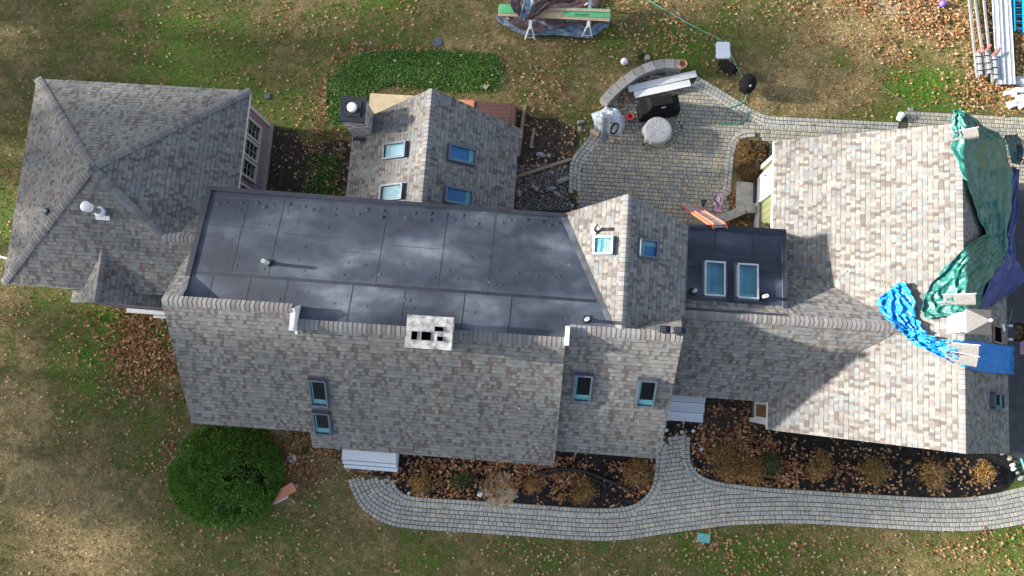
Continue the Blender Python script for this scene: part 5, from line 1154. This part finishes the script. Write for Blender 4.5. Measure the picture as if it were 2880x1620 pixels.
# feathery sprays: thin triangles pointing outwards
dd = dirn*.45+rng.normal(size=(n, 3))*.75+np.array([0, 0, .3]); dd /= np.linalg.norm(dd, axis=1)[:, None]
L = rng.uniform(.06, .17, n)[:, None]; sd = np.cross(dd, rng.normal(size=(n, 3))); sd /= np.linalg.norm(sd, axis=1)[:, None]
Wd = rng.uniform(.01, .024, n)[:, None]; V = np.stack([C-sd*Wd, C+sd*Wd, C+dd*L], 1).reshape(-1, 3)
jun = thing('juniper_bush', tuple(jc), 'big round dark green juniper bush at the front left corner of the house', 'bush')
raw('foliage', V, 3, 'juniper', jun, base=tuple(jc))
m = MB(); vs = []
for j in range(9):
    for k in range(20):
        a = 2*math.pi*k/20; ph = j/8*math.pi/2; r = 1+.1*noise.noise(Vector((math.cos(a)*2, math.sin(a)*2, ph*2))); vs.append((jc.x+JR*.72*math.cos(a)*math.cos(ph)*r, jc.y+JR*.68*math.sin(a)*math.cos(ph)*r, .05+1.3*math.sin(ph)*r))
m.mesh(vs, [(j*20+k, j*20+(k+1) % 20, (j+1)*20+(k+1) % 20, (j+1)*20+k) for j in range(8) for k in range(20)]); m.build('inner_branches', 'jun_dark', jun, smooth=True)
m = MB(); m.tube([(jc.x, jc.y, -.05), (jc.x+.05, jc.y, .5)], [.12, .07]); m.build('trunk', 'bark', jun)
# groundcover bed
def ground_leaves(name, poly, n, size, h, mat, label, cat, zf=None, kind='stuff'):
    p = scatter_pts(poly, n)+rng.normal(0, .05, (n, 2))*(1+2*(rng.uniform(0, 1, (n, 1)) < .15)); hh = h*(.5+.5*np.array([noise.noise(Vector((x*.9, y*.9, 2))) for x, y in p])*1.3+rng.uniform(-.1, .35, n)); hh = np.maximum(hh, .02)
    C = np.stack([p[:, 0], p[:, 1], hh], 1); V = leafcloud(C, np.tile([0, 0, 1.], (n, 1)), size, 1.15, .45); return raw(name, V, 4, mat, kind=kind, label=label, cat=cat)
ground_leaves('groundcover', ivy_poly, 22000, .03, .1, 'ivy', 'dense green groundcover bed curving round the rear of the house', 'groundcover')
ground_leaves('groundcover', ivy2_poly, 2000, .03, .1, 'ivy', 'thin dark green groundcover in the shade between the two wings', 'groundcover')
# shrub by garage
sc_ = P(2118, 455, 0); n = 9000; th_ = rng.uniform(0, 6.28, n); rad = rng.uniform(0, 1, n)**.5; X = np.cos(th_)*rad; Y = np.sin(th_)*rad
X = np.sign(X)*np.abs(X)**.65; Y = np.sign(Y)*np.abs(Y)**.65; rad = np.maximum(np.abs(X), np.abs(Y)); hz = .75*(1-rad**5)*(.85+.2*np.array([noise.noise(Vector((x*3, y*3, 1))) for x, y in zip(X, Y)])); Z = hz*rng.uniform(.75, 1, n)
C = np.stack([sc_.x-.08+X*.64, sc_.y+Y*.84, Z+.03], 1); sh = thing('clipped_shrub', (sc_.x, sc_.y, 0), 'squarish bronze brown shrub against the garage wall by the patio', 'shrub')
raw('foliage', leafcloud(C, np.stack([X*.5, Y*.5, np.ones(n)], 1), .03, 1.2, .6), 4, 'brownleaf', sh, base=(sc_.x, sc_.y, 0))
m = MB()
for k in range(14):
    a = random.uniform(0, 6.28); m.tube([(sc_.x, sc_.y, 0), (sc_.x+.45*math.cos(a), sc_.y+.55*math.sin(a), .5)], [.02, .008], 5)
m.build('branches', 'bark', sh)
# perennials
def clump(u, v, r, kind, label, h=.45, seed=0):
    c_ = P(u, v, .1); r *= .86; rg = np.random.default_rng(seed+50); t_ = thing('perennial_clump', (c_.x, c_.y, 0), label, 'plant', 'dormant perennials in the front beds')
    n = int((300 if kind == 'grass' else 110)*(r/.5)**2); a = rg.uniform(0, 6.28, n); tilt = rg.uniform(.15, 1.25, n) if kind == 'grass' else rg.uniform(.05, 1.0, n); L = rg.uniform(.45, 1.1, n)*r*1.15
    b0 = np.stack([c_.x+rg.normal(0, r*.14, n), c_.y+rg.normal(0, r*.14, n), np.full(n, .02)], 1); d1 = np.stack([np.cos(a)*np.sin(tilt), np.sin(a)*np.sin(tilt), np.cos(tilt)], 1)
    mid = b0+d1*L[:, None]*.6; tip = mid+(d1*[1, 1, .15])*L[:, None]*.5; sd = np.stack([-np.sin(a), np.cos(a), np.zeros(n)], 1)*rg.uniform(.004, .009, n)[:, None]
    V = np.stack([b0-sd, b0+sd, mid+sd*.9, mid-sd*.9], 1).reshape(-1, 3); V2 = np.stack([mid-sd*.9, mid+sd*.9, tip+sd*.3, tip-sd*.3], 1).reshape(-1, 3)
    raw('stems', np.concatenate([V, V2]), 4, 'straw', t_, base=(c_.x, c_.y, 0))
    nl = int((1500 if kind != 'grass' else 900)*(r/.5)**2); kk = rg.integers(0, 7, nl); la = rg.uniform(0, 6.28, 7); lr = rg.uniform(.2, .75, 7)*r; lx = np.cos(la)*lr; ly = np.sin(la)*lr; px_ = lx[kk]+rg.normal(0, .26*r, nl); py_ = ly[kk]+rg.normal(0, .26*r, nl); a = np.arctan2(py_, px_); rad = np.minimum(np.hypot(px_, py_), r*1.15); hz = h*(1-np.minimum((rad/r)**2, 1)*.85)*rg.uniform(.25, 1, nl)
    C = np.stack([c_.x+np.cos(a)*rad, c_.y+np.sin(a)*rad, hz+.03], 1)
    raw('leaves', leafcloud(C, np.tile([0, 0, .8], (nl, 1)), .028, 1.2, .8), 4, 'greenleaf' if kind == 'green' else 'dryleaf', t_, base=(c_.x, c_.y, 0))
    if kind == 'hyd':
        K_ = int(22*(r/.5)**2); q = rg.uniform(0, 6.28, K_); rr_ = r*rg.uniform(.3, 1., K_)**.7; hc = np.stack([c_.x+np.cos(q)*rr_, c_.y+np.sin(q)*rr_, h*(1-(rr_/r)**2*.5)+.03], 1)
        hc = np.repeat(hc, 14, 0)+rg.normal(0, .022, (K_*14, 3)); raw('seed_heads', leafcloud(hc, np.tile([0, 0, 1.], (len(hc), 1)), .014, 1., .7), 4, 'headcol', t_, base=(c_.x, c_.y, 0), kind='stuff')
clump(1180, 1352, .55, 'hyd', 'brown green perennial clump right of the granite front steps', seed=1)
clump(1305, 1350, .5, 'green', 'olive green clump between the front steps and the sand heap', seed=2)
clump(1500, 1362, .45, 'hyd', 'brown clump just right of the sand heap', seed=3)
clump(1640, 1378, .62, 'grass', 'spiky straw coloured clump below the black drain pipes', seed=4)
clump(1790, 1330, .6, 'hyd', 'dull brown clump in the bed corner where the walk turns up', seed=5)
clump(2035, 1300, .8, 'dry', 'wide rusty brown clump beside the walk spur right side', .4, seed=6)
clump(2120, 1325, .6, 'dry', 'rusty leaf covered clump left of the green clump', .4, seed=7)
clump(2172, 1305, .55, 'green', 'greenest clump in the bed below the garage', .5, seed=8)
clump(2300, 1308, .62, 'hyd', 'brown clump with pale seed heads right of the green clump', .5, seed=9)
clump(2455, 1325, .68, 'grass', 'tan fan of stems, left of the two spiky clumps below the garage', .4, seed=10)
clump(2620, 1340, .68, 'grass', 'tan fan of stems, right of the two spiky clumps below the garage', .4, seed=11)
clump(2768, 1332, .5, 'hyd', 'last brown clump before the driveway corner', .45, seed=12)
clump(1800, 158, .28, 'green', 'small yellow green weed left of the tan boulder', .2, seed=13)
clump(860, 1268, .22, 'green', 'small green weed left of the stepping stone by the roof step', .3, seed=14)
# sand heap
sp_ = P(1405, 1375, 0); m = MB(); vs = []; n1, n2 = 40, 14
for j in range(n2+1):
    r = j/n2
    for k in range(n1):
        a = 2*math.pi*k/n1; R_ = (.66+.3*noise.noise(Vector((math.cos(a)*1.9, math.sin(a)*1.9, 4)))+.1*noise.noise(Vector((math.cos(a)*6, math.sin(a)*6, 4))))*r; x_, y_ = sp_.x+R_*math.cos(a)*.98, sp_.y-.05+R_*math.sin(a)*1.15
        vs.append((x_, y_, max(.0, .035*(1-r**2)+.05*noise.noise(Vector((x_*5, y_*5, 0)))*(1-r*r)+.03*(r < .97))))
m.mesh(vs, [(j*n1+k, (j+1)*n1+k, (j+1)*n1+(k+1) % n1, j*n1+(k+1) % n1) for j in range(n2) for k in range(n1)]); m.build('sand_heap', 'sand', smooth=True, label='low heap of pale sand spilling over the front walk edge', cat='sand heap')
# corrugated drain pipes
def drain(L, label, z=.12):
    pts = smoothline([Vector(tuple(P(u, v, z))[:2]) for u, v in L], .03); m = MB(); m.tube([(p.x, p.y, z) for p in pts], [.05 if k % 2 else .042 for k in range(len(pts))], 10); m.build('drain_pipe', 'black', label=label, cat='pipe', group='black corrugated drain pipes')
drain([(1502, 1330), (1560, 1318), (1620, 1318), (1690, 1340), (1785, 1384)], 'upper black corrugated pipe, the longest of the three in the front bed')
drain([(1516, 1338), (1570, 1326), (1630, 1322), (1680, 1340), (1730, 1362)], 'middle black corrugated pipe bending through the front bed', .06)
drain([(1650, 1338), (1690, 1356), (1705, 1366)], 'short black corrugated pipe stub under the longer ones', .05)

# ================================================================ LEAVES AND GRASS
def P_np(u, v, z=0.):
    d = RW @ np.stack([u-1440., -(v-810.), np.full(u.shape, -F)]); t_ = (H-z)/-d[2]; return d[0]*t_, d[1]*t_
ALLOW_BAD = FOOT
def blocked(x, y):
    b = np.zeros(x.shape, bool)
    for p in ALLOW_BAD: b |= inpoly_np(x, y, p)
    return b
fpp = [(p[0], p[1]) for p in front_path_poly]
# photo regions with their leaf density (leaves per 100x100 photo pixels)
def dens(u, v):
    nz = np.zeros(u.shape)
    d = np.full(u.shape, 19.0)
    def blob(cu_, cv_, ru, rv, amt, p=2):
        nonlocal d
        d = d+1.7*amt*np.exp(-(np.abs((u-cu_)/ru)**p+np.abs((v-cv_)/rv)**p))
    blob(400, 970, 100, 95, 260); blob(480, 1120, 26, 110, 260); blob(260, 930, 90, 70, 45); blob(300, 1080, 70, 60, 20)
    blob(50, 650, 40, 400, 14); blob(900, 600, 60, 150, 20)
    blob(2640, 50, 200, 90, 200); blob(2800, 150, 100, 100, 120); blob(2780, 260, 110, 60, 110); blob(2870, 430, 25, 25, 200); blob(2350, 10, 150, 60, 40)
    blob(1600, 215, 50, 130, 40); blob(1550, 280, 90, 90, 35); blob(912, 290, 14, 90, 230); blob(950, 185, 30, 30, 170); blob(1100, 139, 170, 9, 190); blob(920, 400, 50, 50, 90); blob(935, 490, 60, 90, 60)
    blob(1770, 245, 70, 30, 130); blob(1745, 300, 35, 26, 120); blob(2060, 575, 40, 35, 190); blob(2050, 630, 80, 25, 120); blob(2078, 480, 16, 70, 110)
    blob(2200, 1530, 200, 60, 30); blob(1500, 1560, 500, 60, 9); blob(2790, 1540, 120, 50, 30); blob(2000, 1530, 60, 40, 30)
    blob(1500, 400, 80, 120, 12); blob(830, 1245, 120, 80, 240); blob(950, 1340, 130, 30, 100)
    blob(1050, 1320, 80, 16, 60); blob(1440, 1345, 350, 60, 200, 4); blob(2060, 1290, 130, 80, 240); blob(2250, 1340, 150, 50, 110); blob(1730, 1360, 80, 50, 60)
    blob(1990, 1160, 40, 90, 200); blob(2090, 1180, 22, 70, 120); blob(2500, 1340, 300, 60, 40)
    blob(1750, 40, 350, 90, 30); blob(1850, 120, 200, 40, 20); blob(2050, 90, 60, 60, 20); blob(800, 60, 500, 80, 6)
    return d
N0 = 420000
u = rng.uniform(-260, 3140, N0); v = rng.uniform(-200, 1820, N0); dn = dens(u, v)
x, y = P_np(u, v); clumpn = np.array([noise.noise(Vector((a*.55, b*.55, 6))) for a, b in zip(x, y)])*1.1+np.array([noise.noise(Vector((a*2.1, b*2.1, 16))) for a, b in zip(x, y)])*.8
dn = dn*np.clip(1+1.6*clumpn, .12, 3.)
on_path = inpoly_np(x, y, fpp); on_pat = inpoly_np(x, y, patio_poly); on_drive = inpoly_np(x, y, drive_poly); in_ivy = inpoly_np(x, y, ivy_poly); in_mul = inpoly_np(x, y, bed2_poly)
dn = np.where(on_path, 3.2, dn); dn = np.where(on_pat & (dn < 60), 2., dn); dn = np.where(on_drive & (dn < 150), .6, dn); dn = np.where(in_ivy, dn*.35, dn)
keep = (rng.uniform(0, 1, N0) < dn*(3400*2020/1e4)/N0) & ~blocked(x, y); x, y, dk = x[keep], y[keep], dens(u, v)[keep]; paved = (on_path | on_pat)[keep]; ivyk = in_ivy[keep]
def leaves_mesh(name, x, y, z, mat, label, size=(.032, .078), **kw):
    n = len(x); nv = 12; ang = np.linspace(0, 2*np.pi, nv, endpoint=False); rad = np.array([1.2, .62, .95, .55, 1.0, .58, .7, .4, .7, .6, 1.0, .56])
    R_ = rad[None]*(1+rng.uniform(-.25, .25, (n, nv)))*rng.uniform(*size, (n, 1)); a0 = rng.uniform(0, 6.28, (n, 1)); A = ang[None]+rng.uniform(-.12, .12, (n, nv))
    X, Y = R_*np.cos(A), R_*np.sin(A)*.8; curl = rng.uniform(-.9, 1.3, (n, 1)); Z = curl*(Y**2)/.05*1.0+rng.uniform(-.3, .3, (n, 1))*X
    ca, sa = np.cos(a0), np.sin(a0); Xw, Yw = X*ca-Y*sa+x[:, None], X*sa+Y*ca+y[:, None]; Z = Z-Z.min(1, keepdims=True)+z[:, None]+rng.uniform(.0, .02, (n, 1))
    ctr = np.stack([x, y, z+.012], 1)[:, None]; V = np.concatenate([np.stack([Xw, Yw, Z], 2), ctr], 1)
    t_ = np.array([[i, (i+1) % nv, nv] for i in range(nv)]); idx = (t_[None]+(nv+1)*np.arange(n)[:, None, None]).reshape(-1, 3)
    return raw(name, V.reshape(-1, 3), 3, mat, idx=idx, kind='stuff', label=label, cat='leaves', **kw)
z = np.where(paved, .045, np.where(ivyk, .14, .02))+np.where(dk > 60, rng.uniform(0, .06, len(x)), 0)
rust = (dk > 110) & (rng.uniform(0, 1, len(x)) < .55) & ((x < 13) | (y < 9))
leaves_mesh('fallen_leaves', x[~rust], y[~rust], z[~rust], 'leaf', 'tan and orange fallen oak leaves scattered over lawn, beds and paving')
leaves_mesh('fallen_leaves', x[rust], y[rust], z[rust], 'leaf_rust', 'rust brown wet leaves drifted along the house and in the beds')
# leaves on the roofs
rl_ = [(1315, 400, B_f), (1417, 505, B_f), (1458, 1150, D_f), (1430, 1148, D_f), (1661, 1046, D2_f), (2260, 534, GA_f), (2282, 736, GA_f), (2205, 690, GA_f), (2380, 763, GA_f), (2481, 791, GA_f), (2426, 826, GA_f), (2467, 967, GA_f), (2345, 776, GA_f), (2539, 818, GA_f), (1969, 972, F_f), (1105, 1290, gr), (2210, 680, GA_f)]
pp = np.array([tuple(on(a, b, f_, .02)) for a, b, f_ in rl_]); leaves_mesh('roof_leaves', pp[:, 0], pp[:, 1], pp[:, 2], 'leaf', 'few stray tan leaves caught on the shingled roofs')
# grass blades
n = 420000
u = rng.uniform(-300, 3180, n); v = rng.uniform(-240, 1860, n); x, y = P_np(u, v)
bad = blocked(x, y) | inpoly_np(x, y, fpp) | inpoly_np(x, y, patio_poly) | inpoly_np(x, y, drive_poly) | inpoly_np(x, y, bed1_poly) | inpoly_np(x, y, bed2_poly) | (inpoly_np(x, y, rubble_poly) & (rng.uniform(0, 1, n) < .93)) | inpoly_np(x, y, ivy_poly) | (inpoly_np(x, y, yard_poly) & (rng.uniform(0, 1, n) < .75)) | ((x > 3.9) & (x < 5.3) & (y > -2.4) & (y < -.2))
x, y = x[~bad], y[~bad]; n = len(x); a = rng.uniform(0, 6.28, n); tl = rng.uniform(.3, 1.35, n); L = rng.uniform(.03, .1, n)
b0 = np.stack([x, y, np.full(n, .0)], 1); d = np.stack([np.cos(a)*np.sin(tl), np.sin(a)*np.sin(tl), np.cos(tl)], 1); sd = np.stack([-np.sin(a), np.cos(a), np.zeros(n)], 1)*rng.uniform(.006, .013, n)[:, None]
raw('grass', np.stack([b0-sd, b0+sd, b0+d*L[:, None]], 1).reshape(-1, 3), 3, 'blade', kind='stuff', label='patchy autumn lawn grass, green and straw brown', cat='grass')

# ================================================================ TREES beyond the left edge (they shade the left of the place)
def tree(x, y, h, r, n, seed, lo=.25):
    rg = np.random.default_rng(seed); t_ = thing('oak_tree', (x, y, 0), f'tall thinning oak standing beyond the left edge of the photo', 'tree', 'oaks west of the house')
    m = MB(); m.tube([(x, y, 0), (x+.1, y+.1, h*.35), (x-.1, y, h*.7), (x, y+.1, h*.95)], [.32, .25, .14, .04], 10); m.build('trunk', 'bark', t_)
    m = MB(); tips = []
    for k in range(26):
        a = rg.uniform(0, 6.28); z0 = h*rg.uniform(lo, .85); rr_ = r*math.sqrt(max(.05, 1-((z0/h-.6)/.45)**2))*rg.uniform(.6, 1.); e = (x+math.cos(a)*rr_, y+math.sin(a)*rr_, z0+rr_*.45)
        mid = (x+math.cos(a)*rr_*.5, y+math.sin(a)*rr_*.5, z0+rr_*.3); m.tube([(x, y, z0), mid, e], [.09, .06, .02], 6); tips += [mid, e]
        for q in range(3): e2 = (e[0]+rg.normal(0, .8), e[1]+rg.normal(0, .8), e[2]+rg.normal(.3, .6)); m.tube([mid, e2], [.035, .012], 5); tips.append(e2)
    m.build('limbs', 'bark', t_)
    tips = np.array(tips); k = rg.integers(0, len(tips), n); C = tips[k]+rg.normal(size=(n, 3))*[.75, .75, .6]; raw('crown', leafcloud(C, np.tile([0, 0, .5], (n, 1)), .11, 1.1, 1.5), 4, 'canopy', t_, base=(x, y, 0))
TREES = [(-42, -.6, 20.3, 4.0, 14000, 1, .16), (-44, -4.9, 21, 4.4, 14000, 2, .45), (-42, -10.5, 18, 4.4, 8000, 3, .5), (-43, -17, 15, 4.2, 4000, 4, .4), (-50, -1.2, 24.8, 4.8, 15000, 5, .3), (-51, -8, 22, 4.6, 5500, 6, .4),
         (-44, 8.9, 19, 3.6, 13000, 7, .14), (-46, 13.9, 22.5, 4., 13000, 19, .2), (-47, 4.4, 19, 3, 3000, 8, .55), (-43, 18.5, 15, 3.6, 4000, 9, .14), (-45, 24, 15, 4, 4500, 10, .14), (-50, 7.5, 24, 3.2, 2600, 18, .55), (-38, -3.5, 8.5, 3, 3200, 12, .05), (-38, -8, 6, 3, 1500, 13, .05), (-38, 11.5, 7.5, 3, 4500, 15, .05), (-38, 18, 7, 3, 3500, 17, .05)]
for a in TREES: tree(*a)

# ================================================================ LIGHT, SKY, CAMERA
SUN_EL, SUN_AZ = R(18.5), R(178.0)       # light comes from -x
w = bpy.data.worlds.new('World'); scene.world = w; w.use_nodes = True; nt = w.node_tree
sky = nt.nodes.new('ShaderNodeTexSky'); sky.sky_type = 'NISHITA'; sky.sun_disc = False; sky.sun_elevation = SUN_EL; sky.sun_rotation = R(90)-SUN_AZ; sky.air_density = 1.0; sky.dust_density = 1.5
hs = nt.nodes.new('ShaderNodeHueSaturation'); hs.inputs['Saturation'].default_value = .66; nt.links.new(sky.outputs[0], hs.inputs['Color']); nt.links.new(hs.outputs[0], nt.nodes['Background'].inputs[0]); nt.nodes['Background'].inputs[1].default_value = .092
ld = bpy.data.lights.new('sun', 'SUN'); ld.energy = 5.0; ld.angle = R(1.6); ld.color = (1., .93, .82)
so = bpy.data.objects.new('sun', ld); col.objects.link(so)
sv = Vector((math.cos(SUN_AZ)*math.cos(SUN_EL), math.sin(SUN_AZ)*math.cos(SUN_EL), math.sin(SUN_EL)))
so.rotation_euler = sv.to_track_quat('Z', 'Y').to_euler(); so.location = (-30, 0, 30)
cd = bpy.data.cameras.new('camera'); cam = bpy.data.objects.new('camera', cd); col.objects.link(cam); scene.camera = cam
cd.sensor_width = 36.; cd.lens = 36.*F/2880.; cd.clip_end = 500; cd.clip_start = .5
mw = Matrix([[*RW[i], 0] for i in range(3)]+[[0, 0, 0, 1]]); mw.translation = Vector((0, 0, H)); cam.matrix_world = mw
scene.view_settings.view_transform = 'Standard'; scene.view_settings.look = 'None'; scene.view_settings.gamma = 1; scene.view_settings.exposure = 1.8
scene.render.resolution_x = 1024; scene.render.resolution_y = 576
